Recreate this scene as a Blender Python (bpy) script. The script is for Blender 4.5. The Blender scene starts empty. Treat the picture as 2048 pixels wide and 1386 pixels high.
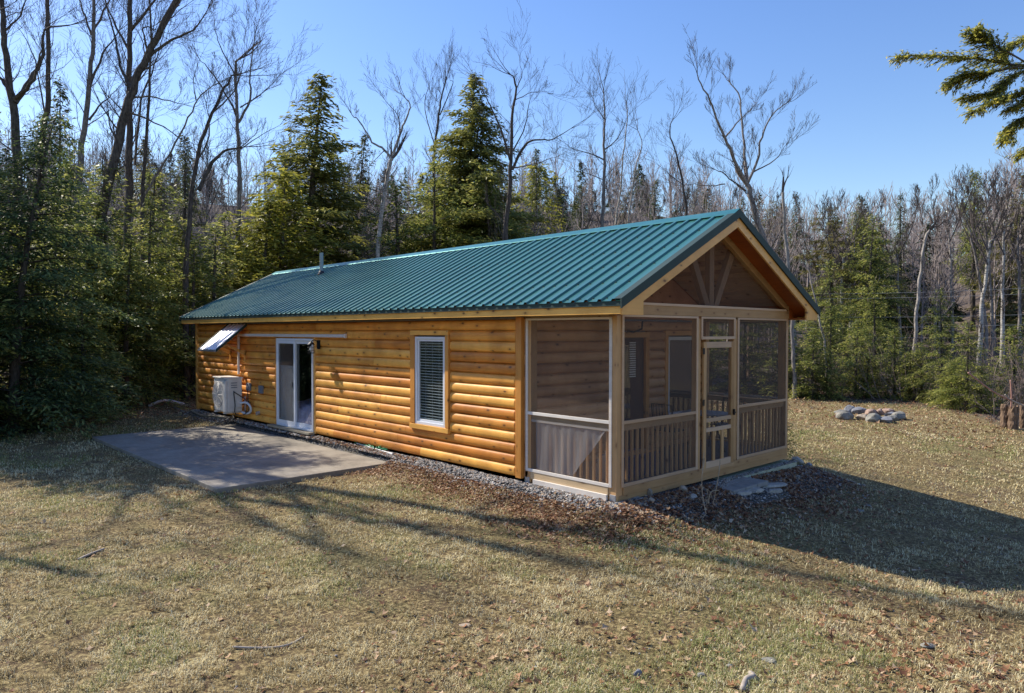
import bpy, bmesh, math, random
import numpy as np
from mathutils import Vector, Matrix, noise as mnoise

R = math.radians
scene = bpy.context.scene
col = scene.collection

# ---------------------------------------------------------------- camera
F_PX, YAW, PITCH, ROLL = 1417.72, 0.81157, -0.0202, 0.00121
CAM = Vector((-7.9561, -6.2358, 2.2153))
fw = Vector((math.cos(YAW)*math.cos(PITCH), math.sin(YAW)*math.cos(PITCH), math.sin(PITCH)))
rt0 = Vector((math.sin(YAW), -math.cos(YAW), 0))
up0 = rt0.cross(fw)
rt = rt0*math.cos(ROLL) + up0*math.sin(ROLL)
up = up0*math.cos(ROLL) - rt0*math.sin(ROLL)
cam_d = bpy.data.cameras.new('camera')
cam = bpy.data.objects.new('camera', cam_d); col.objects.link(cam)
M = Matrix((rt, up, -fw)).transposed().to_4x4(); M.translation = CAM
cam.matrix_world = M
cam_d.sensor_width = 36.0
cam_d.lens = F_PX/2048*36.0
cam_d.clip_start = 0.05; cam_d.clip_end = 3000
scene.camera = cam

# ---------------------------------------------------------------- sky + sun
SUN_DIR = Vector((0.31, -1.18, -1.0)).normalized()      # travel direction of the light
elev = math.asin(-SUN_DIR.z)
toS = -SUN_DIR
world = bpy.data.worlds.new('World'); scene.world = world; world.use_nodes = True
nt = world.node_tree; nt.nodes.clear()
sky = nt.nodes.new('ShaderNodeTexSky'); sky.sky_type = 'NISHITA'; sky.sun_disc = False
sky.sun_elevation = elev
sky.sun_rotation = math.atan2(toS.x, toS.y)
sky.altitude = 300; sky.air_density = 1.35; sky.dust_density = 0.35; sky.ozone_density = 3.2
hs = nt.nodes.new('ShaderNodeHueSaturation'); hs.inputs['Saturation'].default_value = 1.2; hs.inputs['Hue'].default_value = .515
nt.links.new(sky.outputs[0], hs.inputs['Color'])
bg = nt.nodes.new('ShaderNodeBackground'); bg.inputs[1].default_value = 0.122
ow = nt.nodes.new('ShaderNodeOutputWorld')
nt.links.new(hs.outputs[0], bg.inputs[0]); nt.links.new(bg.outputs[0], ow.inputs[0])
sl = bpy.data.lights.new('sun', 'SUN'); sl.energy = 5.0; sl.angle = R(0.53); sl.color = (1.0, 0.925, 0.79)
so = bpy.data.objects.new('sun', sl); col.objects.link(so)
so.rotation_euler = SUN_DIR.to_track_quat('-Z', 'Y').to_euler()
so.location = (-20, 40, 50)
scene.view_settings.view_transform = 'Standard'; scene.view_settings.look = 'None'
scene.view_settings.exposure = 0.64; scene.view_settings.gamma = 1.0
scene.render.engine = 'CYCLES'
scene.cycles.max_bounces = 8; scene.cycles.transparent_max_bounces = 24
scene.cycles.use_denoising = True

# ---------------------------------------------------------------- node helpers
def newmat(name):
    m = bpy.data.materials.new(name); m.use_nodes = True
    t = m.node_tree; t.nodes.clear()
    o = t.nodes.new('ShaderNodeOutputMaterial'); b = t.nodes.new('ShaderNodeBsdfPrincipled')
    t.links.new(b.outputs[0], o.inputs[0])
    return m, t, b, o
def N(t, kind, **kw):
    n = t.nodes.new(kind)
    for k, v in kw.items(): setattr(n, k, v)
    return n
def L(t, a, b): t.links.new(a, b)
def pos(t, scale=(1, 1, 1), rot=(0, 0, 0)):
    g = N(t, 'ShaderNodeNewGeometry'); m = N(t, 'ShaderNodeMapping')
    m.inputs['Scale'].default_value = scale; m.inputs['Rotation'].default_value = rot
    L(t, g.outputs['Position'], m.inputs[0]); return m.outputs[0]
def noise(t, vec, scale, detail=4, rough=.6, dist=0.0):
    n = N(t, 'ShaderNodeTexNoise'); n.inputs['Scale'].default_value = scale
    n.inputs['Detail'].default_value = detail; n.inputs['Roughness'].default_value = rough
    n.inputs['Distortion'].default_value = dist
    L(t, vec, n.inputs['Vector']); return n.outputs[0]
def ramp(t, fac, stops):
    r = N(t, 'ShaderNodeValToRGB'); e = r.color_ramp.elements
    while len(e) < len(stops): e.new(0.5)
    for i, (p, c) in enumerate(stops):
        e[i].position = p; e[i].color = (*c, 1) if len(c) == 3 else c
    L(t, fac, r.inputs[0]); return r.outputs[0]
def mixc(t, fac, a, b, mode='MIX'):
    m = N(t, 'ShaderNodeMix', data_type='RGBA', blend_type=mode)
    for s, v in ((0, fac), (6, a), (7, b)):
        if isinstance(v, (int, float)): m.inputs[s].default_value = v
        elif isinstance(v, tuple): m.inputs[s].default_value = (*v, 1)
        else: L(t, v, m.inputs[s])
    return m.outputs[2]
def math_(t, op, a, b=None, c=None, clamp=False):
    m = N(t, 'ShaderNodeMath', operation=op, use_clamp=clamp)
    for i, v in enumerate((a, b, c)):
        if v is None: continue
        if isinstance(v, (int, float)): m.inputs[i].default_value = v
        else: L(t, v, m.inputs[i])
    return m.outputs[0]
def bump(t, b, h, strength=.3, dist=.01):
    n = N(t, 'ShaderNodeBump'); n.inputs['Strength'].default_value = strength
    n.inputs['Distance'].default_value = dist; L(t, h, n.inputs['Height']); L(t, n.outputs[0], b.inputs['Normal'])
def plain(name, c, rough=.6, metal=0.0, var=.12, sc=6.0, bmp=0.0):
    m, t, b, o = newmat(name)
    n = noise(t, pos(t), sc, 5, .65)
    cc = ramp(t, n, [(.25, tuple(x*(1-var) for x in c)), (.75, tuple(min(1, x*(1+var)) for x in c))])
    L(t, cc, b.inputs['Base Color']); b.inputs['Roughness'].default_value = rough; b.inputs['Metallic'].default_value = metal
    if bmp: bump(t, b, noise(t, pos(t), sc*6, 4), bmp, .01)
    return m
def wood(name, c_lo, c_hi, knot=(.12, .045, .012), axis=1, rough=.42, grain=1.0, knots=True, blotch=.35, coat=0.0):
    """stained softwood: grain along the given axis, scattered knots, tint attribute per board"""
    m, t, b, o = newmat(name)
    s = [9.0*grain]*3; s[axis] = .55
    g = noise(t, pos(t, tuple(s)), 2.6, 6, .65, .5)
    s2 = [26.0*grain]*3; s2[axis] = .8
    g2 = noise(t, pos(t, tuple(s2)), 3.0, 3, .6)
    att = N(t, 'ShaderNodeAttribute', attribute_name='tint')
    f = math_(t, 'ADD', math_(t, 'MULTIPLY', g, .7), math_(t, 'MULTIPLY', g2, .3))
    f = math_(t, 'ADD', f, math_(t, 'MULTIPLY', math_(t, 'SUBTRACT', att.outputs['Fac'], .5), .52))
    base = ramp(t, f, [(.25, c_lo), (.7, c_hi)])
    bl = noise(t, pos(t, (1.2, 1.2, 1.2)), 1.3, 3, .6)
    blr = ramp(t, bl, [(.35, (1-blotch, 1-blotch*1.15, 1-blotch*1.3)), (.62, (1.05, 1.05, 1.05))])
    base = mixc(t, .8, base, blr, 'MULTIPLY')
    if knots:
        g_ = N(t, 'ShaderNodeNewGeometry'); sx_ = N(t, 'ShaderNodeSeparateXYZ'); L(t, g_.outputs['Position'], sx_.inputs[0])
        cv = N(t, 'ShaderNodeCombineXYZ')
        cross = sx_.outputs[2] if axis < 2 else math_(t, 'ADD', sx_.outputs[0], sx_.outputs[1])
        L(t, math_(t, 'MULTIPLY', sx_.outputs[axis], 2.6), cv.inputs[0]); L(t, math_(t, 'MULTIPLY', cross, 5.4), cv.inputs[1])
        v = N(t, 'ShaderNodeTexVoronoi'); v.inputs['Scale'].default_value = 1.0
        v.inputs['Randomness'].default_value = 1.0
        v.voronoi_dimensions = '2D'; L(t, cv.outputs[0], v.inputs['Vector'])
        sep = N(t, 'ShaderNodeSeparateColor'); L(t, v.outputs['Color'], sep.inputs[0])
        on = math_(t, 'GREATER_THAN', sep.outputs[0], .45)
        size = math_(t, 'MULTIPLY_ADD', sep.outputs[1], .07, .035)
        dd = math_(t, 'DIVIDE', v.outputs['Distance'], size)
        k = math_(t, 'MULTIPLY', math_(t, 'SUBTRACT', 1.35, dd, clamp=True), on, clamp=True)
        halo = math_(t, 'MULTIPLY', math_(t, 'MULTIPLY', math_(t, 'SUBTRACT', 1.0, math_(t, 'MULTIPLY', dd, .3), clamp=True), on), .55)
        base = mixc(t, halo, base, tuple(.45*x + .55*y for x, y in zip(c_lo, knot)))
        base = mixc(t, k, base, knot)
    L(t, base, b.inputs['Base Color']); b.inputs['Roughness'].default_value = rough
    if coat: b.inputs['Coat Weight'].default_value = coat; b.inputs['Coat Roughness'].default_value = .25
    bump(t, b, g2, .25, .004)
    return m

MAT = {}
MAT['siding'] = wood('honey_log', (.64, .225, .028), (.96, .47, .085), axis=1, rough=.5, coat=0)
MAT['siding_front'] = wood('honey_log_cross', (.52, .25, .10), (.78, .44, .20), axis=0, rough=.45)
MAT['trim'] = wood('honey_trim_upright', (.60, .25, .05), (.82, .41, .10), axis=2, rough=.42, blotch=.2)
MAT['trim_h'] = wood('honey_trim_long', (.76, .34, .06), (.95, .52, .12), axis=1, rough=.42, blotch=.2)
MAT['trim_x'] = wood('honey_trim_cross', (.58, .27, .08), (.78, .42, .14), axis=0, rough=.45, blotch=.2)
MAT['pine'] = wood('raw_pine_upright', (.42, .225, .085), (.58, .34, .15), (.22, .10, .04), axis=2, rough=.6, blotch=.12)
MAT['pine_x'] = wood('raw_pine_cross', (.42, .24, .10), (.58, .355, .175), (.22, .10, .04), axis=0, rough=.6, blotch=.12)
MAT['pine_y'] = wood('raw_pine_long', (.40, .28, .15), (.60, .44, .26), (.20, .10, .04), axis=1, rough=.6, blotch=.12)
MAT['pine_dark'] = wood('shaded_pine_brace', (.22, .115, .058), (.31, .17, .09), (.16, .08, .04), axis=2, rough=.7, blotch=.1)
MAT['pale'] = wood('pale_lath', (.48, .31, .185), (.64, .435, .275), (.3, .2, .1), axis=0, rough=.55, blotch=.08, knots=False)
MAT['pale_y'] = wood('pale_lath_long', (.62, .56, .50), (.80, .74, .66), (.3, .2, .1), axis=1, rough=.5, blotch=.06, knots=False)
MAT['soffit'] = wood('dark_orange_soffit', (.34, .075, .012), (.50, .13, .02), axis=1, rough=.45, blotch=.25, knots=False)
MAT['ply'] = wood('brown_plywood', (.60, .27, .15), (.78, .38, .22), axis=0, rough=.6, blotch=.25)
MAT['grey_wood'] = wood('weathered_board', (.24, .21, .15), (.36, .32, .24), (.12, .09, .06), axis=0, rough=.8, blotch=.2)
MAT['vinyl'] = plain('white_vinyl', (.72, .74, .78), .35, var=.03)
MAT['white_metal'] = plain('white_metal', (.62, .62, .62), .45, var=.08, sc=3)
MAT['ac_metal'] = plain('ivory_metal', (.70, .66, .60), .5, var=.14, sc=5)
MAT['fan_grey'] = plain('fan_shadow_grey', (.30, .31, .34), .6)
MAT['dark'] = plain('dark_plastic', (.02, .02, .022), .5)
MAT['black_iron'] = plain('black_iron', (.015, .015, .017), .45, .4)
MAT['grey_plastic'] = plain('grey_plastic', (.17, .18, .20), .6)
MAT['galv'] = plain('galvanised', (.45, .47, .5), .45, .7, var=.2, sc=20)
MAT['concrete_foot'] = plain('pale_green_concrete', (.40, .42, .30), .9, var=.3, sc=8, bmp=.4)
MAT['interior'] = plain('interior_paint', (.28, .27, .26), .8)
MAT['floorboard'] = plain('porch_floor', (.16, .13, .11), .7)
MAT['dark_door'] = plain('dark_maroon_door', (.035, .012, .018), .4)
MAT['trimmetal'] = plain('dark_green_trim', (.014, .040, .034), .6, .0, var=.15, sc=3)
MAT['pipe'] = plain('grey_vent_pipe', (.26, .31, .33), .5)
MAT['slats'] = plain('blind_slats', (.75, .78, .78), .5)
MAT['blue'] = plain('navy_plastic', (.02, .03, .12), .45)
MAT['bed'] = plain('lilac_blanket', (.72, .58, .74), .9, var=.3, sc=9, bmp=.8)

def metal_roof():
    m, t, b, o = newmat('teal_metal_roof')
    n = noise(t, pos(t, (1, 1, 1)), .6, 3, .6)
    c = ramp(t, n, [(.3, (.018, .128, .098)), (.7, (.030, .170, .132))])
    d = noise(t, pos(t, (.7, 9, .7)), 1.5, 4, .7)
    c = mixc(t, math_(t, 'MULTIPLY', d, .25), c, (.12, .17, .15))
    L(t, c, b.inputs['Base Color']); b.inputs['Roughness'].default_value = .33
    b.inputs['Metallic'].default_value = .15
    b.inputs['Coat Weight'].default_value = .5; b.inputs['Coat Roughness'].default_value = .25
    return m
MAT['roof'] = metal_roof()
def ridge_mat():
    m, t, b, o = newmat('ridge_cap_metal')
    L(t, ramp(t, noise(t, pos(t), 3, 3), [(.3, (.05, .22, .20)), (.7, (.08, .27, .25))]), b.inputs['Base Color'])
    b.inputs['Roughness'].default_value = .28; b.inputs['Metallic'].default_value = .5
    return m
MAT['ridge'] = ridge_mat()
def screen_mat(name='insect_screen', op=.22, c=(.17, .13, .11)):
    m, t, b, o = newmat(name); t.nodes.remove(b)
    tr = N(t, 'ShaderNodeBsdfTransparent'); d = N(t, 'ShaderNodeBsdfDiffuse'); mx = N(t, 'ShaderNodeMixShader')
    d.inputs[0].default_value = (*c, 1)
    n = noise(t, pos(t), 2.5, 3)
    L(t, math_(t, 'MULTIPLY_ADD', n, .08, op-.04), mx.inputs[0])
    L(t, tr.outputs[0], mx.inputs[1]); L(t, d.outputs[0], mx.inputs[2]); L(t, mx.outputs[0], o.inputs[0])
    return m
MAT['screen'] = screen_mat()
MAT['screen_fine'] = screen_mat('gable_insect_screen', .16, (.15, .11, .09))
MAT['sheet'] = screen_mat('pale_gauze', .34, (.80, .80, .84))
def glass_mat():
    m, t, b, o = newmat('window_glass'); t.nodes.remove(b)
    tr = N(t, 'ShaderNodeBsdfTransparent'); g = N(t, 'ShaderNodeBsdfGlossy'); mx = N(t, 'ShaderNodeMixShader')
    tr.inputs[0].default_value = (.90, .93, .93, 1); g.inputs['Roughness'].default_value = .02
    lw = N(t, 'ShaderNodeLayerWeight'); lw.inputs[0].default_value = .25
    L(t, math_(t, 'MULTIPLY_ADD', lw.outputs['Fresnel'], .32, .05), mx.inputs[0])
    L(t, tr.outputs[0], mx.inputs[1]); L(t, g.outputs[0], mx.inputs[2]); L(t, mx.outputs[0], o.inputs[0])
    return m
MAT['glass'] = glass_mat()

# ---------------------------------------------------------------- terrain function
def sstep(a, b, x):
    t = min(1, max(0, (x-a)/(b-a))); return t*t*(3-2*t)
def ground(x, y, fine=True):
    S = math.exp(-((7-x)/4.8)**2 if x < 7 else -((7-x)/7.0)**2) * math.exp(-((y+5)/4.5)**2 if y > -5 else -((y+5)/9.0)**2)
    z = -.37 - .72*S
    # berm of gravel around the house
    dx = max(-x, 0, x-5.3); dy = max(-y, 0, y-16.1)
    d = math.hypot(dx, dy)
    z += (.19 if y > 0 else .20)*(1-sstep(.05, .75 if y > 0 else 1.5, d))
    dc = (x-CAM.x)*fw.x + (y-CAM.y)*fw.y
    dist = math.hypot(x-CAM.x, y-CAM.y)
    # wooded hillside
    u_ = ((x-CAM.x)*rt.x + (y-CAM.y)*rt.y)/dc*F_PX+1024 if dc > 5 else 0
    hh = (28 if dc > 0 else 12) - 13*sstep(1250, 1700, u_)*(1-.65*sstep(1850, 2100, u_))
    z += hh*sstep(30, 165, dist)**.9
    if dist > 165: z += (dist-165)*.02
    if fine:
        n = mnoise.noise(Vector((x*.35, y*.35, 0)))*.05 + mnoise.noise(Vector((x*1.3, y*1.3, 3)))*.018
        slab = (-3.9 < x < 0.1 and 4.9 < y < 13.3)
        z += 0 if slab else n*(1 if d > .8 else .4)
        if d > .8 and not slab: z += mnoise.noise(Vector((x*5, y*5, 7)))*.010
    if -3.62 < x < -.24 and 5.22 < y < 13.04: z = min(z, -.40)
    return z
def gp(u, v, dmax=60):
    """ground point under a photo pixel"""
    d = fw + rt*((u-1024)/F_PX) - up*((v-693)/F_PX)
    t = 2.0
    while t < dmax:
        p = CAM + d*t
        if p.z < ground(p.x, p.y): break
        t += .05
    return CAM + d*t
def at(u, depth):
    p = CAM + (Vector((fw.x, fw.y, 0)).normalized())*depth + rt*((u-1024)/F_PX*depth)
    return p.x, p.y
def px3(u, v, depth):
    return CAM + fw*depth + rt*((u-1024)/F_PX*depth) - up*((v-693)/F_PX*depth)

# ---------------------------------------------------------------- mesh helpers
class MB:
    def __init__(s): s.v = []; s.f = []; s.t = []
    def add(s, vs, fs, tint=None):
        o = len(s.v); s.v += [tuple(p) for p in vs]; s.f += [tuple(i+o for i in f) for f in fs]
        tint = random.random() if tint is None else tint
        s.t += [tint]*len(fs)
    def box(s, x0, x1, y0, y1, z0, z1, tint=None):
        if x0 > x1: x0, x1 = x1, x0
        if y0 > y1: y0, y1 = y1, y0
        if z0 > z1: z0, z1 = z1, z0
        s.add([(x0,y0,z0),(x1,y0,z0),(x1,y1,z0),(x0,y1,z0),(x0,y0,z1),(x1,y0,z1),(x1,y1,z1),(x0,y1,z1)],
              [(0,3,2,1),(4,5,6,7),(0,1,5,4),(1,2,6,5),(2,3,7,6),(3,0,4,7)], tint)
        return s
    def prism(s, poly, axis, a, b, tint=None):
        """2-D polygon extruded along an axis (0:x 1:y 2:z); poly gives the two other coords in order"""
        n = len(poly)
        def P(p, h):
            if axis == 0: return (h, p[0], p[1])
            if axis == 1: return (p[0], h, p[1])
            return (p[0], p[1], h)
        vs = [P(p, a) for p in poly] + [P(p, b) for p in poly]
        s.add(vs, [tuple(range(n))[::-1], tuple(range(n, 2*n))] + [(i, (i+1) % n, (i+1) % n+n, i+n) for i in range(n)], tint)
        return s
    def tube(s, pts, rad, n=6, tint=None, cap=True):
        pts = [Vector(p) for p in pts]
        if not isinstance(rad, (list, tuple)): rad = [rad]*len(pts)
        vs = []; ref = Vector((.3, .2, 1)).normalized()
        for i, p in enumerate(pts):
            d = (pts[min(i+1, len(pts)-1)] - pts[max(i-1, 0)])
            d = d.normalized() if d.length > 1e-9 else Vector((0, 0, 1))
            a = d.cross(ref)
            if a.length < .1: a = d.cross(Vector((1, 0, 0)))
            a.normalize(); b = d.cross(a)
            for k in range(n):
                th = 2*math.pi*k/n
                vs.append(p + (a*math.cos(th) + b*math.sin(th))*rad[i])
        fs = []
        for i in range(len(pts)-1):
            for k in range(n):
                fs.append((i*n+k, i*n+(k+1) % n, (i+1)*n+(k+1) % n, (i+1)*n+k))
        if cap and n > 2: fs += [tuple(range(n))[::-1], tuple(range((len(pts)-1)*n, len(pts)*n))]
        s.add(vs, fs, tint); return s
    def build(s, name, mat, parent=None, bevel=0.0, smooth=False):
        me = bpy.data.meshes.new(name)
        off = parent_world(parent)
        me.from_pydata([(x-off.x, y-off.y, z-off.z) for x, y, z in s.v], [], s.f)
        a = me.attributes.new('tint', 'FLOAT', 'FACE'); a.data.foreach_set('value', s.t)
        me.materials.append(MAT[mat] if isinstance(mat, str) else mat)
        bm = bmesh.new(); bm.from_mesh(me); bmesh.ops.recalc_face_normals(bm, faces=bm.faces); bm.to_mesh(me); bm.free()
        if smooth: me.polygons.foreach_set('use_smooth', [True]*len(me.polygons))
        o = bpy.data.objects.new(name, me); col.objects.link(o)
        if parent: o.parent = parent
        if bevel:
            md = o.modifiers.new('bevel', 'BEVEL'); md.width = bevel; md.segments = 2; md.limit_method = 'ANGLE'
        return o
def parent_world(p):
    v = Vector((0, 0, 0))
    while p is not None: v = v + p.location; p = p.parent
    return v
def tag(o, label=None, cat=None, group=None, kind=None):
    if label: o['label'] = label
    if cat: o['category'] = cat
    if group: o['group'] = group
    if kind: o['kind'] = kind
    return o
def empty(name, loc):
    o = bpy.data.objects.new(name, None); col.objects.link(o); o.location = loc; o.empty_display_size = .2
    return o
def np_mesh(name, verts, quads, mat, parent=None, tint=None, tri=False, smooth=False):
    me = bpy.data.meshes.new(name); k = 3 if tri else 4
    nv, nf = len(verts), len(quads)
    me.vertices.add(nv); me.vertices.foreach_set('co', np.asarray(verts, np.float32).ravel())
    me.loops.add(nf*k); me.loops.foreach_set('vertex_index', np.asarray(quads, np.int32).ravel())
    me.polygons.add(nf); me.polygons.foreach_set('loop_start', np.arange(0, nf*k, k, dtype=np.int32))
    me.update(calc_edges=True)
    if tint is not None:
        a = me.attributes.new('tint', 'FLOAT', 'FACE'); a.data.foreach_set('value', np.asarray(tint, np.float32))
    if smooth: me.polygons.foreach_set('use_smooth', [True]*nf)
    me.materials.append(MAT[mat] if isinstance(mat, str) else mat)
    o = bpy.data.objects.new(name, me); col.objects.link(o)
    if parent: o.parent = parent
    return o

# ---------------------------------------------------------------- ground
def ground_mat():
    m, t, b, o = newmat('dormant_lawn')
    P0 = pos(t)
    big = noise(t, P0, .28, 4, .6); mid = noise(t, P0, 1.6, 5, .65); fine = noise(t, P0, 22, 5, .75)
    vfine = noise(t, P0, 90, 3, .7)
    straw = ramp(t, fine, [(.36, (.045, .03, .015)), (.48, (.15, .108, .05)), (.60, (.38, .29, .135)), (.75, (.70, .58, .31))])
    green = ramp(t, fine, [(.3, (.06, .065, .022)), (.55, (.16, .17, .06)), (.75, (.30, .30, .13))])
    gm = ramp(t, math_(t, 'ADD', math_(t, 'MULTIPLY', big, .55), math_(t, 'MULTIPLY', mid, .45)), [(.5, (0, 0, 0)), (.66, (.55, .55, .55))])
    c = mixc(t, gm, straw, green)
    soil = ramp(t, vfine, [(.3, (.04, .026, .015)), (.7, (.20, .135, .08))])
    sm = ramp(t, math_(t, 'ADD', math_(t, 'MULTIPLY', mid, .6), math_(t, 'MULTIPLY', fine, .4)), [(.39, (1, 1, 1)), (.49, (0, 0, 0))])
    c = mixc(t, sm, c, soil)
    # gravel margin and forest floor follow attribute masks
    ag = N(t, 'ShaderNodeAttribute', attribute_name='gravel'); af = N(t, 'ShaderNodeAttribute', attribute_name='forest')
    vor = N(t, 'ShaderNodeTexVoronoi'); vor.inputs['Scale'].default_value = 38; L(t, P0, vor.inputs['Vector'])
    gr = ramp(t, vor.outputs['Distance'], [(.1, (.30, .30, .31)), (.45, (.12, .115, .11)), (.6, (.03, .028, .026))])
    c = mixc(t, ag.outputs['Fac'], c, gr)
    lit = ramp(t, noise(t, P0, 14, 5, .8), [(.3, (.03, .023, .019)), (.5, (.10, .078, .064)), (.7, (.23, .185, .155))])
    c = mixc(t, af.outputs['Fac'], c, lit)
    L(t, c, b.inputs['Base Color']); b.inputs['Roughness'].default_value = .95
    b.inputs['Specular IOR Level'].default_value = .15
    h = math_(t, 'ADD', math_(t, 'MULTIPLY', fine, .6), math_(t, 'MULTIPLY', vfine, .4))
    bump(t, b, h, .9, .035)
    return m
def build_ground():
    n = 520
    s = np.linspace(-1, 1, n)
    k = 4.9
    w = np.sinh(s*k)/np.sinh(k)*900
    ox, oy = -2.0, 1.0
    xs = w+ox; ys = w+oy
    V = np.zeros((n, n, 3), np.float32); G = np.zeros((n, n), np.float32); Fo = np.zeros((n, n), np.float32)
    for j in range(n):
        y = float(ys[j])
        for i in range(n):
            x = float(xs[i]); V[j, i] = (x, y, ground(x, y))
            if -2.5 < x < 7.5 and -2.5 < y < 18:
                dx = max(-x, 0, x-5.3); dy = max(-y, 0, y-16.1); d = math.hypot(dx, dy)
                q = mnoise.noise(Vector((x*2, y*2, 1)))*.18
                w_ = .42 if (x < 0) else .95
                G[j, i] = 1-sstep(w_-.12, w_+.2, d+q)
            dist = math.hypot(x-CAM.x, y-CAM.y)
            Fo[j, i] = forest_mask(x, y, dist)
    idx = np.arange(n*n).reshape(n, n)
    q = np.stack([idx[:-1, :-1], idx[:-1, 1:], idx[1:, 1:], idx[1:, :-1]], -1).reshape(-1, 4)
    o = np_mesh('lawn', V.reshape(-1, 3), q, ground_mat(), smooth=True)
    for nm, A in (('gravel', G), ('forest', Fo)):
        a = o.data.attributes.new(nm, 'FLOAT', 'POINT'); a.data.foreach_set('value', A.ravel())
    tag(o, kind='structure')
def forest_edge(x, y):
    """signed distance-like value, positive inside the woods"""
    lat = (x-CAM.x)*rt.x + (y-CAM.y)*rt.y; dc = (x-CAM.x)*fw.x + (y-CAM.y)*fw.y
    if dc < 1: return -5
    u = lat/dc*F_PX + 1024
    lim = np.interp(u, [-800, -200, 0, 200, 400, 1500, 1700, 1900, 2050, 2300, 2900], [14, 15, 18, 24, 27, 27, 27.5, 24, 19.5, 18, 18])
    return dc - lim
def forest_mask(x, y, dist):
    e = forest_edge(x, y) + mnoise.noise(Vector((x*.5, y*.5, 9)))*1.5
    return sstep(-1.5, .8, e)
build_ground()

# ---------------------------------------------------------------- concrete slab
def slab_mat():
    m, t, b, o = newmat('patio_concrete')
    a = noise(t, pos(t), 1.2, 5, .7); f = noise(t, pos(t, (1, .25, 1)), 22, 4, .7)
    c = ramp(t, math_(t, 'ADD', math_(t, 'MULTIPLY', a, .7), math_(t, 'MULTIPLY', f, .3)), [(.32, (.14, .118, .092)), (.5, (.25, .215, .17)), (.72, (.37, .33, .27))])
    L(t, c, b.inputs['Base Color']); b.inputs['Roughness'].default_value = .7
    bump(t, b, f, .25, .004); return m
def patio():
    mb = MB(); mb.box(-3.586, -.265, 5.25, 13.0, -.45, -.30, .5)
    o = mb.build('concrete_patio', slab_mat(), bevel=.012)
    tag(o, 'grey concrete patio slab on the lawn beside the sliding door', 'patio')
patio()

# ================================================================= CABIN
CB = empty('log_cabin', (2.65, 8.0, -.35))
tag(CB, 'honey coloured log cabin with green metal roof and screened porch', 'cabin')
PITCH_R = .5; ZR = 4.18; XR = 2.65
LWALL = 16.07; PY = 1.86; COURSE = .1815; ZB = -.115

def log_profile(n=9):
    pts = []
    for i in range(n+1):
        t = i/n
        e = (t-.44)/.56 if t > .44 else (t-.44)/.46
        pts.append((t, math.sqrt(max(0, 1-abs(e)**2.3))))
    return pts
PROF = log_profile()
def siding_long():
    mb = MB(); rng = random.Random(5)
    holes = [(3.70, 4.86, .40, 2.245), (8.62, 10.67, -.4, 2.09)]
    for k in range(14):
        z0 = ZB + k*COURSE; z1 = z0+COURSE; zc = (z0+z1)/2
        spans = [(PY+.135, LWALL-.115)]
        for (a, b, c, d) in holes:
            if c < zc < d:
                new = []
                for (p, q) in spans:
                    if q <= a or p >= b: new.append((p, q)); continue
                    if p < a: new.append((p, a))
                    if q > b: new.append((b, q))
                spans = new
        fin = []
        for (p, q) in spans:
            cuts = [p]; y = p + rng.uniform(.9, 3.6)
            while y < q-.7: cuts.append(y); y += rng.uniform(1.8, 3.7)
            cuts.append(q); fin += [(cuts[i], cuts[i+1]) for i in range(len(cuts)-1)]
        for (p, q) in fin:
            first = min(p, q)
            endp = any(abs(p-h) < 1e-6 for h in (PY+.135, 4.86, 10.67)); endq = any(abs(q-h) < 1e-6 for h in (LWALL-.115, 3.70, 8.62))
            # ends against trim boards are rounded over
            st = [(p, .55), (p+.012, .85), (p+.03, 1.0)] if endp else [(p+.003, 1.0)]
            st += [(q-.03, 1.0), (q-.012, .85), (q, .55)] if endq else [(q-.003, 1.0)]
            vs = []; m_ = len(PROF)
            for (yy, s) in st:
                for (t, r) in PROF: vs.append((-.018 - .058*r*s, yy, z0+.002 + (COURSE-.004)*t))
                vs.append((.02, yy, z1-.002)); vs.append((.02, yy, z0+.002))
            m2 = m_+2; fs = []
            for i in range(len(st)-1):
                for j in range(m2):
                    fs.append((i*m2+j, i*m2+(j+1) % m2, (i+1)*m2+(j+1) % m2, (i+1)*m2+j))
            fs += [tuple(range(m2)), tuple(range((len(st)-1)*m2, len(st)*m2))]
            mb.add(vs, fs, rng.random())
    o = mb.build('log_siding', 'siding', CB)
    return o
siding_long()
def siding_porch():
    """the wall inside the porch, facing the front"""
    mb = MB(); rng = random.Random(9)
    holes = [(2.15, 3.27, -.3, 2.22), (3.80, 5.0, .4, 2.25)]
    for k in range(14):
        z0 = ZB + k*COURSE; z1 = z0+COURSE; zc = (z0+z1)/2
        spans = [(0.0, 5.25)]
        for (a, b, c, d) in holes:
            if c < zc < d:
                new = []
                for (p, q) in spans:
                    if q <= a or p >= b: new.append((p, q)); continue
                    if p < a: new.append((p, a))
                    if q > b: new.append((b, q))
                spans = new
        for (p, q) in spans:
            vs = []; m_ = len(PROF)
            for xx in (p, q):
                for (t, r) in PROF: vs.append((xx, PY-.018-.062*r, z0+.002+(COURSE-.004)*t))
                vs.append((xx, PY+.02, z1-.002)); vs.append((xx, PY+.02, z0+.002))
            m2 = m_+2
            fs = [(j, (j+1) % m2, (j+1) % m2+m2, j+m2) for j in range(m2)] + [tuple(range(m2)), tuple(range(m2, 2*m2))]
            mb.add(vs, fs, rng.random())
    mb.build('porch_log_siding', 'siding_front', CB)
siding_porch()

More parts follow.
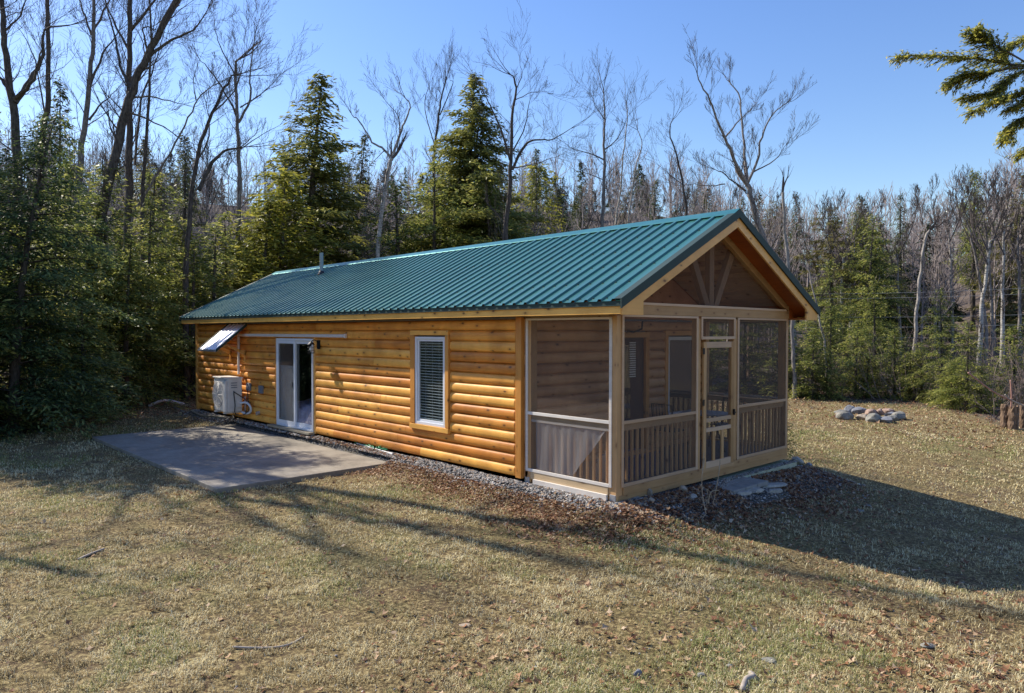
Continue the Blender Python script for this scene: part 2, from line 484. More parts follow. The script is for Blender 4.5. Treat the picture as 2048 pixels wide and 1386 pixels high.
def shell():
    # inner wall lining with openings
    w = MB()
    w.box(.022, .12, PY+.16, 3.78, -.12, 2.42); w.box(.022, .12, 4.78, 8.68, -.12, 2.42); w.box(.022, .12, 10.60, LWALL-.02, -.12, 2.42)
    w.box(.022, .12, 3.78, 4.78, -.12, .47); w.box(.022, .12, 3.78, 4.78, 2.15, 2.42); w.box(.022, .12, 8.68, 10.60, 2.07, 2.42)
    w.box(.121, 2.22, PY+.022, PY+.12, -.12, 2.42); w.box(3.2, 3.85, PY+.022, PY+.12, -.12, 2.42); w.box(4.92, 5.29, PY+.022, PY+.12, -.12, 2.42)
    w.box(2.22, 3.2, PY+.022, PY+.12, 2.13, 2.42); w.box(3.85, 4.92, PY+.022, PY+.12, -.12, .5); w.box(3.85, 4.92, PY+.022, PY+.12, 2.18, 2.42)
    w.box(5.18, 5.28, PY+.13, LWALL-.15, -.12, 2.42)
    w.box(.03, 5.28, LWALL-.13, LWALL-.03, -.12, 2.42)
    w.box(.125, 5.17, 6.6, 6.7, -.12, 2.42)
    w.build('interior_wall', 'interior', CB)
    f = MB(); f.box(.03, 5.27, PY+.02, LWALL-.03, -.2, -.125); f.build('interior_floor', 'floorboard', CB)
    c = MB(); c.box(.0, 5.3, PY+.02, LWALL-.03, 2.425, 2.46); c.build('ceiling', 'interior', CB)
    # outer faces not seen from the photograph: plain log walls right and back
    o = MB()
    for k in range(14):
        z0 = ZB+k*COURSE
        for poly_axis in (0, 1):
            pr = [(t, r) for t, r in PROF]
            if poly_axis == 0:
                poly = [(5.318+.062*r, z0+.002+(COURSE-.004)*t) for t, r in pr] + [(5.285, z0+COURSE-.002), (5.285, z0+.002)]
                o.prism(poly, 1, PY+.1, LWALL-.13)
            else:
                poly = [(LWALL+.0+.062*r, z0+.002+(COURSE-.004)*t) for t, r in pr] + [(LWALL-.02, z0+COURSE-.002), (LWALL-.02, z0+.002)]
                o.prism(poly, 0, .1, 5.28)
    o.build('rear_log_siding', 'siding', CB)
    g = MB(); g.prism([(-.05, 2.47), (5.35, 2.47), (5.35, 2.69), (XR, 4.03), (-.05, 2.69)], 1, LWALL-.02, LWALL+.03)
    g.build('rear_gable', 'siding_front', CB)
    # foundation under the cabin
    b = MB(); b.box(0.03, 5.27, PY, LWALL-.03, -.55, -.128); b.build('foundation', 'concrete_foot', CB)
shell()

def trims():
    def one(nm, args, mt, lab=None):
        o = MB().box(*args).build(nm, mt, CB, bevel=.004)
        if lab: o['label'] = lab
    one('corner_board', (-.075, .0, PY, PY+.13, -.13, 2.455), 'trim')
    one('corner_board', (-.075, .0, LWALL-.11, LWALL+.03, -.13, 2.455), 'trim')
    # sliding door casing
    one('door_casing', (-.068, .0, 8.62, 8.70, -.12, 2.085), 'trim')
    one('door_casing', (-.068, .0, 10.58, 10.665, -.12, 2.085), 'trim')
trims()

def window_unit(name, y0, y1, z0, z1, parent):
    """white window in the long wall; glass, sash frame, blind"""
    f = MB()
    a = .055
    f.box(-.085, -.02, y0, y0+a, z0, z1); f.box(-.085, -.02, y1-a, y1, z0, z1)
    f.box(-.085, -.02, y0+a, y1-a, z0, z0+a); f.box(-.085, -.02, y0+a, y1-a, z1-a*.8, z1)
    w = f.build(name, 'vinyl', parent, bevel=.005)
    s = MB(); i0, i1, j0, j1 = y0+a+.002, y1-a-.002, z0+a+.002, z1-a*.8-.002; c = .04
    s.box(-.062, -.025, i0, i0+c, j0, j1); s.box(-.062, -.025, i1-c, i1, j0, j1)
    s.box(-.062, -.025, i0+c, i1-c, j0, j0+c); s.box(-.062, -.025, i0+c, i1-c, j1-c, j1)
    s.build('sash', 'vinyl', w, bevel=.003)
    MB().box(-.045, -.041, i0+c, i1-c, j0+c, j1-c).build('pane', 'glass', w)
    b = MB(); z = j0+c+.01
    while z < j1-c: b.box(-.020, .002, i0+.07, i1-.01, z, z+.013); z += .052
    for yy in (i0+.2, (i0+i1)/2, i1-.2): b.box(-.022, -.019, yy, yy+.006, j0+c, j1-c)
    b.build('blind', 'slats', w)
    return w
window_unit('window', 3.80, 4.72, .49, 2.13, CB)
def wtrim(nm, a):
    MB().box(*a).build(nm, 'trim' if a[5]-a[4] > 1 else 'trim_h', CB, bevel=.004)
wtrim('window_casing', (-.098, -.0, 3.70, 3.797, .50, 2.155)); wtrim('window_casing', (-.098, -.0, 4.723, 4.86, .50, 2.155))
wtrim('window_casing', (-.10, -.0, 3.70, 4.86, 2.158, 2.245)); wtrim('window_sill', (-.112, -.0, 3.69, 4.87, .40, .488))

def sliding_door():
    y0, y1, z0, z1 = 8.705, 10.575, -.085, 2.06
    f = MB(); a = .05
    f.box(-.088, -.0, y0, y0+a, z0, z1); f.box(-.088, -.0, y1-a, y1, z0, z1); f.box(-.088, -.0, y0+a, y1-a, z1-a, z1)
    f.box(-.10, -.0, y0+a, y1-a, z0, z0+.04)
    D = f.build('sliding_door', 'vinyl', CB, bevel=.004)
    MB().box(-.22, -.06, y0-.05, y1+.25, -.14, -.092).build('door_sill', 'grey_wood', D, bevel=.004)
    ym = 9.62
    for nm, a0, a1, x0, x1 in (('door_panel', y0+a+.002, ym+.05, -.045, -.012), ('door_panel', ym-.04, y1-a-.002, -.083, -.050)):
        p = MB(); c = .075; q0, q1 = z0+.042, z1-a-.002
        p.box(x0, x1, a0, a0+c, q0, q1); p.box(x0, x1, a1-c, a1, q0, q1)
        p.box(x0, x1, a0+c, a1-c, q0, q0+.10); p.box(x0, x1, a0+c, a1-c, q1-.075, q1)
        o = p.build(nm, 'vinyl', D, bevel=.003)
        xm = (x0+x1)/2
        g = MB().box(xm-.002, xm+.002, a0+c, a1-c, q0+.10, q1-.075)
        g.build('door_glass', 'glass', D)
    MB().box(-.1, -.085, ym+.055, ym+.085, .88, 1.02).build('door_handle', 'black_iron', D, bevel=.004)
    MB().box(-.0866, -.086, ym+.04, y1-a-.08, z0+.15, z1-a-.09).build('door_screen', 'screen', D)
sliding_door()
def curtain(y0, y1, x, z0, z1, name, diag=False):
    n = 60; vs = []; fs = []; mb = MB()
    for i in range(n+1):
        t = i/n; y = y0+(y1-y0)*t; xx = x+.006*math.sin(t*40)+.004*math.sin(t*93)
        zb = z0 if not diag else z0 + max(0, (t-.62))*3.2*(1 if t > .62 else 0)
        vs += [(xx, y, zb), (xx, y, z1)]
    for i in range(n): fs.append((2*i, 2*i+2, 2*i+3, 2*i+1))
    mb.add(vs, fs)
    return mb.build(name, MAT['curtain'], CB, smooth=True)
MAT['curtain'] = plain('grey_curtain', (.80, .81, .84), .9, var=.1)
curtain(9.70, 10.46, -.036, -.02, 1.40, 'curtain')
def bed():
    E = empty('bed', (1.3, 9.2, -.12)); tag(E, 'bed with a rumpled lilac blanket behind the sliding glass door', 'bed')
    MB().box(.3, 2.1, 8.8, 10.4, -.05, .18).build('bed_frame', 'dark', E, bevel=.02)
    n = 40; vs = []; fs = []
    for i in range(n+1):
        for j in range(n+1):
            x = .0+2.1*i/n; y = 8.75+1.75*j/n
            e = min(i, n-i, j, n-j)/n
            z = .19+.30*min(1, e*9)**.5 + .07*mnoise.noise(Vector((x*4, y*4, 0))) + .035*mnoise.noise(Vector((x*11, y*11, 5)))
            vs.append((x, y, z if e > 0 else .02))
    for i in range(n):
        for j in range(n): a = i*(n+1)+j; fs.append((a, a+1, a+n+2, a+n+1))
    mb = MB(); mb.add(vs, fs); mb.build('blanket', 'bed', E, smooth=True)
bed()

# ---- entry door + window on the porch wall
def entry():
    def one(nm, args, mt, parent=CB, bv=.004): return MB().box(*args).build(nm, mt, parent, bevel=bv)
    d = one('entry_door', (2.27, 3.16, PY-.03, PY+.02, -.06, 2.11), 'dark_door')
    one('door_pane', (2.42, 2.74, PY-.04, PY-.031, .62, 1.98), 'glass', d, 0)
    b = MB(); z = 1.38
    while z < 2.03: b.box(2.70, 2.88, PY-.052, PY-.042, z, z+.022); z += .042
    b.build('door_blind', 'slats', d)
    for a in ((2.16, 2.268, PY-.085, PY, -.06, 2.115), (3.162, 3.27, PY-.085, PY, -.06, 2.115)): one('door_casing', a, 'trim')
    one('door_casing', (2.16, 3.27, PY-.085, PY, 2.117, 2.22), 'trim_x')
    f = MB(); x0, x1, z0, z1 = 3.90, 4.87, .55, 2.13; a = .07
    f.box(x0, x0+a, PY-.07, PY+.02, z0, z1); f.box(x1-a, x1, PY-.07, PY+.02, z0, z1); f.box(x0+a, x1-a, PY-.07, PY+.02, z0, z0+a); f.box(x0+a, x1-a, PY-.07, PY+.02, z1-a, z1)
    w = f.build('window', 'vinyl', CB, bevel=.005); w['label'] = 'window on the wall inside the porch'
    m = plain('dark_pane', (.015, .018, .02), .03); MAT['dark_pane'] = m
    m.node_tree.nodes['Principled BSDF'].inputs['IOR'].default_value = 2.3
    MB().box(x0+a, x1-a, PY-.045, PY-.04, z0+a, z1-a).build('pane', 'dark_pane', w)
    one('window_casing', (3.80, 3.898, PY-.09, PY, .5, 2.15), 'trim'); one('window_casing', (4.872, 4.97, PY-.09, PY, .5, 2.15), 'trim')
    one('window_casing', (3.80, 4.97, PY-.09, PY, 2.152, 2.25), 'trim_x'); one('window_sill', (3.80, 4.97, PY-.10, PY, .41, .498), 'trim_x')
entry()

# ---- gable wall above the porch wall, ceiling of the porch
def zroof(x): return ZR - PITCH_R*abs(x-XR)
def porch_roof_inside():
    MB().prism([(.0, 2.47), (5.3, 2.47), (5.3, zroof(5.3)-.17), (XR, ZR-.17), (.0, zroof(0)-.17)], 1, PY-.015, PY+.03).build('gable_wall', 'ply', CB)
    # sloped ceiling boards running front to back
    for sgn, nm in ((1, 'porch_ceiling'), (-1, 'porch_ceiling')):
        mb = MB(); k = 0; x = 0.0
        while x < 2.60:
            xa, xb = XR+sgn*x, XR+sgn*min(x+.14, 2.62)
            za, zb = zroof(xa)-.125, zroof(xb)-.125
            mb.prism([(xa, za), (xb, zb), (xb, zb-.02), (xa, za-.03)], 1, 0.07, PY-.02); x += .145
        mb.build(nm, MAT['siding'] if sgn < 0 else MAT['ceil'], CB)
MAT['ceil'] = wood('ceiling_board', (.46, .26, .14), (.66, .42, .25), axis=1, rough=.6, blotch=.15)
porch_roof_inside()

# ---- roof
RX0 = -.41; RX1 = 5.71; RY0 = -.40; RY1 = LWALL+.32
def roof():
    rf = MB()
    pitch = .2413
    n = int(round((RY1-RY0)/pitch)); pitch = (RY1-RY0)/n
    prof = []
    for k in range(n):
        y = RY0 + k*pitch
        prof += [(y, 0), (y+pitch*.5-.038, 0), (y+pitch*.5-.026, .030), (y+pitch*.5+.020, .030), (y+pitch*.5+.040, 0)]
    prof.append((RY1, 0))
    for sgn in (-1, 1):
        xe = RX0-.03 if sgn < 0 else RX1+.03
        vs = []; fs = []
        for (x, z) in ((xe, zroof(xe)), (XR+sgn*.0, ZR)):
            for (y, h) in prof: vs.append((x, y, z+h))
        m = len(prof)
        for i in range(m-1): fs.append((i, i+1, m+i+1, m+i))
        rf.add(vs, fs, .5)
    Rf = rf.build('roof', 'roof', CB)
    # deck below metal
    d = MB(); th = .02
    d.prism([(RX0+.02, zroof(RX0+.02)-.012), (XR, ZR-.012), (RX1-.02, zroof(RX1-.02)-.012), (RX1-.02, zroof(RX1-.02)-.035), (XR, ZR-.035), (RX0+.02, zroof(RX0+.02)-.035)], 1, RY0+.04, RY1-.04)
    d.build('roof_deck', 'soffit', Rf)
    sc_ = MB()
    for sgn in (-1, 1):
        for r_ in (.12, .7, 1.3, 1.9, 2.5, 3.0):
            x = XR+sgn*r_; z = zroof(x)
            for k in range(n):
                y = RY0+k*pitch+pitch*.5-.06
                sc_.box(x-.011, x+.011, y-.011, y+.011, z+.001, z+.010, .5)
    sc_.build('roof_screws', 'trimmetal', Rf)['kind'] = 'stuff'
    # ridge cap
    c = MB()
    for s in (-1, 1):
        x1 = XR+s*.17; x2 = XR+s*.185
        c.add([(XR, RY0-.02, ZR+.045), (XR, RY1+.02, ZR+.045), (x1, RY1+.02, zroof(x1)+.035), (x1, RY0-.02, zroof(x1)+.035),
               (x2, RY1+.02, zroof(x2)+.026), (x2, RY0-.02, zroof(x2)+.026)],
              [(0, 1, 2, 3), (3, 2, 4, 5)], .5)
    c.build('ridge_cap', 'ridge', Rf)
    # dark metal trims: eave drip edges and rake trims
    for s, x in ((-1, RX0), (1, RX1)):
        e = MB(); z = zroof(x)
        e.box(x-.012, x+.012, RY0, RY1, z-.085, z-.012)
        e.build('eave_trim', 'trimmetal', Rf, bevel=.003)
    for yy0, yy1 in ((RY0-.022, RY0-.0), (RY1+.0, RY1+.022)):
        for s in (-1, 1):
            e = MB(); xe = RX0-.03 if s < 0 else RX1+.03
            e.prism([(xe, zroof(xe)+.035), (XR, ZR+.035), (XR, ZR-.10), (xe, zroof(xe)-.10)], 1, yy0, yy1)
            e.prism([(xe, zroof(xe)+.035), (XR, ZR+.035), (XR, ZR+.027), (xe, zroof(xe)+.027)], 1, yy1 if yy0 < 0 else yy0, (yy1+.10) if yy0 < 0 else (yy0-.10))
            e.build('rake_trim', 'trimmetal', Rf)
    # vent pipe through the roof
    px, py_ = 2.02, 12.15
    v = MB().tube([(px, py_, zroof(px)-.05), (px, py_, zroof(px)+.60)], .052, 20)
    vp = v.build('vent_pipe', 'pipe', Rf, smooth=False)
    MB().tube([(px, py_, zroof(px)-.02), (px, py_, zroof(px)+.05), (px, py_, zroof(px)+.09)], [.12, .085, .06], 20).build('pipe_boot', 'dark', vp)
roof()
def eaves():
    for s, x in ((-1, -.38), (1, 5.68)):
        f = MB(); f.box(x-.012, x+.012, RY0+.035, RY1-.035, 2.46, zroof(x)-.04)
        f.build('fascia', 'trim_h', CB, bevel=.003)
        a, b = (x+.014, -.09) if s < 0 else (5.40, x-.014)
        MB().box(a, b, RY0+.04, RY1-.04, 2.475, 2.495).build('eave_soffit', 'soffit', CB)
    # rake boards with flared ends, front and back
    for y0, y1 in ((-.39, -.355), (RY1-.035, RY1-.0)):
        for s in (-1, 1):
            xe = XR+s*3.03; xi = XR + s*2.56
            zt = lambda x: zroof(x)-.095
            zb = lambda x: zroof(x)-.255
            poly = [(xe, 2.452), (xe, zt(xe)), (XR, ZR-.095), (XR, ZR-.255), (xi, zb(xi)), (xi, 2.452)]
            MB().prism(poly, 1, y0, y1).build('rake_board', 'rake', CB, bevel=.003)
    # underside of the front overhang
    for s in (-1, 1):
        xe = XR+s*2.99
        MB().prism([(XR, ZR-.15), (xe, zroof(xe)-.15), (xe, zroof(xe)-.17), (XR, ZR-.17)], 1, -.352, .0).build('rake_soffit', 'soffit', CB)
        x0, x1 = (XR+s*2.66, XR+s*2.97)
        MB().prism([(x0, 2.475), (x1, 2.475), (x1, zroof(x1)-.172), (x0, zroof(x0)-.172)], 1, -.02, .06).build('eave_box', 'soffit', CB)
MAT['rake'] = wood('honey_rake_board', (.62, .28, .07), (.82, .44, .13), axis=0, rough=.42, blotch=.2)
eaves()

# ---- screened porch
def porch():
    def one(nm, a, mt, bv=.004, parent=CB): return MB().box(*a).build(nm, mt, parent, bevel=bv)
    # floor and footing
    one('porch_floor', (.03, 5.27, .03, PY-.04, -.09, -.03), 'floorboard', 0)
    one('footing', (.5, 5.40, -.15, PY, -.60, -.27), 'concrete_foot', .02)
    # posts
    one('porch_post', (0, .14, 0, .14, -.20, 2.455), 'pine'); one('porch_post', (5.16, 5.30, 0, .14, -.20, 2.455), 'pine')
    one('porch_post', (2.075, 2.185, .0, .10, -.03, 2.44), 'pine'); one('porch_post', (3.235, 3.355, .0, .10, -.03, 2.44), 'pine')
    one('porch_post', (.0, .14, PY-.15, PY-.02, -.18, 2.455), 'pine'); one('porch_post', (5.16, 5.30, PY-.15, PY-.02, -.18, 2.455), 'pine')
    # post anchor brackets
    one('post_bracket', (-.012, .0, .005, .11, -.20, -.10), 'galv', .002); one('post_bracket', (-.012, .0, PY-.13, PY-.03, -.20, -.10), 'galv', .002)
    # sill boards
    one('sill_board', (.142, 5.158, -.02, .03, -.115, -.004), 'pine_x'); one('sill_board', (.05, 5.28, -.008, .02, -.21, -.118), 'pine_x')
    one('sill_board', (-.012, .03, .142, PY-.152, -.115, -.004), 'pine_y'); one('sill_board', (-.05, -.014, .14, 1.62, -.19, -.105), 'pale_y')
    one('sill_board', (5.27, 5.30, .142, PY-.152, -.19, -.004), 'pine_y')
    # header beam + frieze
    one('header_beam', (.09, 5.28, -.02, .10, 2.475, 2.632), 'pine_x')
    one('header_beam', (.0, .12, .142, PY-.01, 2.437, 2.50), 'pine_y'); one('header_beam', (5.18, 5.3, .142, PY-.01, 2.437, 2.60), 'pine_y')
    # screen frames ------------------------------------------------
    fr = .048
    def frame_x(x0, x1, z0, z1, y=-.022, mid=None):
        m = MB()
        m.box(x0, x0+fr, y, y+.018, z0, z1); m.box(x1-fr, x1, y, y+.018, z0, z1)
        m.box(x0+fr, x1-fr, y, y+.018, z0, z0+fr); m.box(x0+fr, x1-fr, y, y+.018, z1-fr*.7, z1)
        if mid: m.box(x0+fr, x1-fr, y, y+.018, mid-fr, mid)
        o = m.build('screen_frame', 'pale', CB, bevel=.003)
        MB().box(x0+fr*.5, x1-fr*.5, y+.019, y+.0195, z0+.01, z1-.01).build('insect_screen', 'screen', o)
    def frame_y(xf, y0, y1, z0, z1, mid, side):
        m = MB(); a, b = xf, xf+side*.018
        m.box(a, b, y0, y0+fr, z0, z1); m.box(a, b, y1-fr, y1, z0, z1)
        m.box(a, b, y0+fr, y1-fr, z0, z0+fr); m.box(a, b, y0+fr, y1-fr, z1-fr*.7, z1); m.box(a, b, y0+fr, y1-fr, mid-fr, mid)
        o = m.build('screen_frame', 'pale_y', CB, bevel=.003)
        q = xf-side*.003
        MB().box(q, q+.0005, y0+.02, y1-.02, z0+.01, z1-.01).build('insect_screen', 'screen', o)
    frame_x(.10, 2.085, 0, 2.472, mid=.95); frame_x(3.345, 5.22, 0, 2.472, mid=.95)
    frame_x(2.175, 3.26, 2.10, 2.472)
    frame_y(-.001, .075, PY-.045, 0, 2.435, .955, -1); frame_y(5.301, .075, PY-.045, 0, 2.435, .955, 1)
    # railings behind the screens
    for (x0, x1) in ((.142, 2.07), (3.36, 5.155)):
        one('railing_cap', (x0, x1, .012, .05, .80, .90), 'pine_x')
        one('railing_base', (x0, x1, .012, .05, .0, .035), 'pine_x')
    one('railing_cap', (.012, .05, .142, PY-.152, .80, .90), 'pine_y'); one('railing_cap', (5.25, 5.288, .142, PY-.152, .80, .90), 'pine_y')
    one('railing_lath', (.006, .0115, .142, PY-.152, .795, .83), 'pale_y')
    B = MB().box(-.0175, .0175, -.0175, .0175, 0, .76).build('baluster', 'pine', CB, bevel=.003)
    base = Vector(CB.location)
    first = [True]
    def bal(x, y):
        o = B if first[0] else B.copy()
        if not first[0]: col.objects.link(o); o.parent = CB
        first[0] = False
        o.location = Vector((x, y, .036)) - base
    # mesh was built relative to the cabin origin: rebuild around its own origin
    for v in B.data.vertices: v.co += base
    for i in range(15): bal(.20+i*.1285, .072)
    for i in range(14): bal(3.42+i*.1285, .072)
    for i in range(12): bal(.072, .22+i*.125)
    for i in range(12): bal(5.228, .22+i*.125)
    # gable screen frame, rafters, king post and braces
    for s in (-1, 1):
        zt = lambda x: zroof(x)-.172
        zb = lambda x: zroof(x)-.30
        xe = XR+s*2.60
        MB().prism([(XR, zt(XR)), (xe, zt(xe)), (xe, max(zb(xe), 2.634)), (XR+s*2.35, 2.634) if zb(XR+s*2.35) < 2.70 else (XR+s*2.35, zb(XR+s*2.35)), (XR, zb(XR))], 1, -.03, .05).build('rafter', 'pine_x', CB, bevel=.003)
    one('frieze_board', (.15, 5.15, -.035, -.022, 2.615, 2.655), 'pale')
    MB().prism([(.3, 2.64), (5.0, 2.64), (XR, 3.86)], 1, .052, .0525).build('gable_screen', 'screen_fine', CB)
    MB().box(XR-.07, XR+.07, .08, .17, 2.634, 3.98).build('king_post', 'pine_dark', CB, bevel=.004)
    for s in (-1, 1):
        x0, x1 = XR+s*.12, XR+s*.70
        z1 = zroof(x1)-.18
        w = .075
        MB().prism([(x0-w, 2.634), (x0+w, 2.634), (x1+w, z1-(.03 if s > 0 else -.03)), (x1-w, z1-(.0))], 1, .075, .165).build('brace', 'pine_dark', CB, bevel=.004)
    # screen door
    D = one('screen_door', (2.245, 2.245+.085, -.025, .01, -.02, 2.06), 'pine')
    a = lambda *q: one(q[0], q[1], q[2], .003, D)
    a('door_stile', (3.12, 3.215, -.025, .01, -.02, 2.06), 'pine')
    a('door_rail', (2.331, 3.119, -.025, .01, 1.96, 2.06), 'pale'); a('door_rail', (2.331, 3.119, -.025, .01, .735, .80), 'pale')
    a('door_rail', (2.331, 3.119, -.025, .01, .575, .64), 'pale'); a('door_rail', (2.331, 3.119, -.025, .01, -.02, .085), 'pale')
    a('door_slat', (2.545, 2.62, -.02, .005, .086, .574), 'pine'); a('door_slat', (2.82, 2.895, -.02, .005, .086, .574), 'pine')
    MB().box(2.30, 3.15, .003, .0035, .0, 2.0).build('insect_screen', 'screen', D)
    for z in (.06, 1.02, 1.86): one('hinge', (2.205, 2.262, -.034, -.026, z, z+.10), 'black_iron', .002, D)
    h = MB(); h.box(3.175, 3.20, -.06, -.026, .80, .90); h.box(3.15, 3.21, -.07, -.055, .83, .855); h.build('handle', 'black_iron', D, bevel=.003)
    one('threshold', (2.19, 3.23, -.03, .03, -.08, -.025), 'pine_x')
porch()

# ---- small fittings fixed on the long wall (parts of the cabin)
def fittings():
    o = MB().box(-.12, -.07, 12.08, 12.32, .66, .86).build('electrical_box', 'grey_plastic', CB, bevel=.008)
    o = MB().box(-.12, -.07, 11.33, 11.55, .63, .83).build('electrical_box', 'grey_plastic', CB, bevel=.008)
    v = MB().tube([(-.05, 11.6, .12), (-.15, 11.6, .10)], .05, 16); v.build('wall_vent', 'galv', CB)
    p = MB(); p.tube([(-.06, 13.3, -.10), (-.14, 13.1, -.12), (-.17, 12.95, -.15), (-.17, 12.9, -.30)], .035, 10); p.build('drain_pipe', 'dark', CB, smooth=True)
    # pale line cover: horizontal run above the door, then down to the heat pump
    c = MB(); c.box(-.135, -.085, 7.22, 12.84, 2.095, 2.165); c.box(-.135, -.085, 12.77, 12.84, 1.06, 2.094)
    c.box(-.14, -.08, 7.18, 7.219, 2.085, 2.175)
    c.build('line_cover', 'cover', CB, bevel=.01)
    h = MB(); h.tube([(2.6, 1.80, 2.24), (2.66, 1.7, 2.22), (2.78, 1.6, 2.28), (2.8, 1.6, 2.42)], .018, 8); h.build('hanging_hook', 'black_iron', CB, smooth=True)
MAT['cover'] = plain('beige_line_cover', (.66, .60, .55), .45, var=.05)
fittings()

# ---- heat pump (outdoor unit) hung on the wall
def heat_pump():
    E = empty('heat_pump', (-.3, 12.95, .08)); tag(E, 'ivory outdoor heat pump unit hung on the log wall', 'heat pump')
    x0, x1, y0, y1, z0, z1 = -.62, -.22, 12.30, 13.22, .10, 1.0
    MB().box(x0, x1, y0, y1, z0, z1).build('case', 'ac_metal', E, bevel=.03)
    MB().box(x0-.03, x1+.02, y0-.015, y1+.015, z1-.02, z1+.015).build('top_cover', 'ac_metal', E, bevel=.012)
    g = MB()
    cx_, cz_ = (y0+y1)/2+.12, (z0+z1)/2
    for r in np.linspace(.04, .34, 9):
        g.tube([(x0-.035, cx_+r*math.cos(a), cz_+r*math.sin(a)) for a in np.linspace(0, 2*math.pi, 33)], .004, 5, cap=False)
    for a in np.linspace(0, 2*math.pi, 13)[:-1]:
        g.tube([(x0-.036, cx_+.04*math.cos(a), cz_+.04*math.sin(a)), (x0-.036, cx_+.34*math.cos(a), cz_+.34*math.sin(a))], .004, 5)
    g.build('fan_grille', 'ac_metal', E)
    MB().tube([(x0-.004, cx_, cz_), (x0-.002, cx_, cz_)], .34, 32).build('fan_opening', 'fan_grey', E)
    MB().box(x0-.05, x0-.002, y0+.0, y0+.2, z0+.01, z1-.06).build('front_panel', 'ac_metal', E, bevel=.01)
    m = MB()
    for z in (.86, .80, .74): m.box(-.52, -.36, y0-.005, y0-.001, z, z+.022)
    m.build('vent_slot', 'grey_plastic', E)
    MB().box(-.40, -.26, y0-.05, y0-.001, .22, .42).build('valve_cover', 'ac_metal', E, bevel=.01)
    for (pts, nm, mt, r) in (
        ([(-.45, y0-.01, .66), (-.46, y0-.03, .60), (-.44, y0-.05, .30), (-.45, y0-.06, .10), (-.38, y0-.1, .03), (-.25, y0-.2, .05), (-.17, y0-.28, .18), (-.16, y0-.25, .40)], 'cable', 'dark', .013),
        ([(-.45, y0-.01, .64), (-.3, y0-.08, .52), (-.2, y0-.16, .42), (-.16, y0-.2, .34), (-.12, 12.2, .70)], 'cable', 'dark', .012),
        ([(-.3, y0-.05, .33), (-.2, y0-.2, .35), (-.15, y0-.33, .25), (-.14, y0-.33, .12), (-.2, y0-.2, .06), (-.28, y0-.1, .1)], 'pipe_loop', 'white_metal', .03)):
        MB().tube(smooth_path(pts), r, 8).build(nm, mt, E, smooth=True)
    for y in (y0+.15, y1-.15):
        b = MB(); b.box(-.66, -.07, y-.02, y+.02, .06, .098); b.box(-.10, -.07, y-.02, y+.02, .0598-.0, .5); b.build('wall_bracket', 'white_metal', E)
def smooth_path(pts, k=6):
    P = [Vector(p) for p in pts]; out = []
    for i in range(len(P)-1):
        p0 = P[max(i-1, 0)]; p1 = P[i]; p2 = P[i+1]; p3 = P[min(i+2, len(P)-1)]
        for j in range(k):
            t = j/k
            out.append(.5*((2*p1)+(p2-p0)*t+(2*p0-5*p1+4*p2-p3)*t*t+(-p0+3*p1-3*p2+p3)*t*t*t))
    out.append(P[-1]); return out
heat_pump()

# ---- metal awning over the heat pump
def awning():
    E = empty('awning', (-.1, 13.0, 2.3)); tag(E, 'small sloped metal awning on wooden brackets above the heat pump', 'awning')
    y0, y1 = 12.30, 13.52; xa, za, xb, zb = -.09, 2.42, -.90, 1.74
    mb = MB(); prof = []; n = 5; p = (y1-y0)/n
    for k in range(n):
        y = y0+k*p; prof += [(y, 0), (y+p*.5-.04, 0), (y+p*.5-.018, .026), (y+p*.5+.018, .026), (y+p*.5+.04, 0)]
    prof.append((y1, 0))
    vs = [(xa, y, za+h) for y, h in prof] + [(xb, y, zb+h) for y, h in prof]; m = len(prof)
    mb.add(vs, [(i, i+1, m+i+1, m+i) for i in range(m-1)], .5)
    mb.build('awning_sheet', MAT['bare_metal'], E)
    MB().prism([(xa, za-.01), (xb, zb-.01), (xb, zb-.03), (xa, za-.03)], 1, y0+.01, y1-.01).build('awning_deck', 'trim', E)
    for y in (y0-.004, y1+.004): MB().prism([(xa, za+.03), (xb-.01, zb+.03), (xb-.01, zb-.05), (xa, za-.05)], 1, y-.008, y+.008).build('awning_edge', 'trimmetal', E)
    MB().box(xb-.03, xb-.01, y0, y1, zb-.04, zb+.01).build('awning_lip', 'galv', E)
    for y in (y0+.12, y1-.14):
        MB().prism([(-.09, 1.58), (-.09, 1.70), (-.70, za-.03-.62*.787), (-.62, za-.03-.66*.787)], 1, y-.03, y+.03).build('awning_brace', 'trim', E, bevel=.003)
        MB().box(-.118, -.086, y-.03, y+.03, 1.42, 1.72).build('brace_block', 'trim', E, bevel=.003)
def bare_metal():
    m, t, b, o = newmat('bare_roofing_metal'); b.inputs['Metallic'].default_value = .55; b.inputs['Roughness'].default_value = .42
    L(t, ramp(t, noise(t, pos(t), 6, 3), [(.3, (.66, .67, .72)), (.7, (.85, .85, .88))]), b.inputs['Base Color']); return m
MAT['bare_metal'] = bare_metal()
awning()

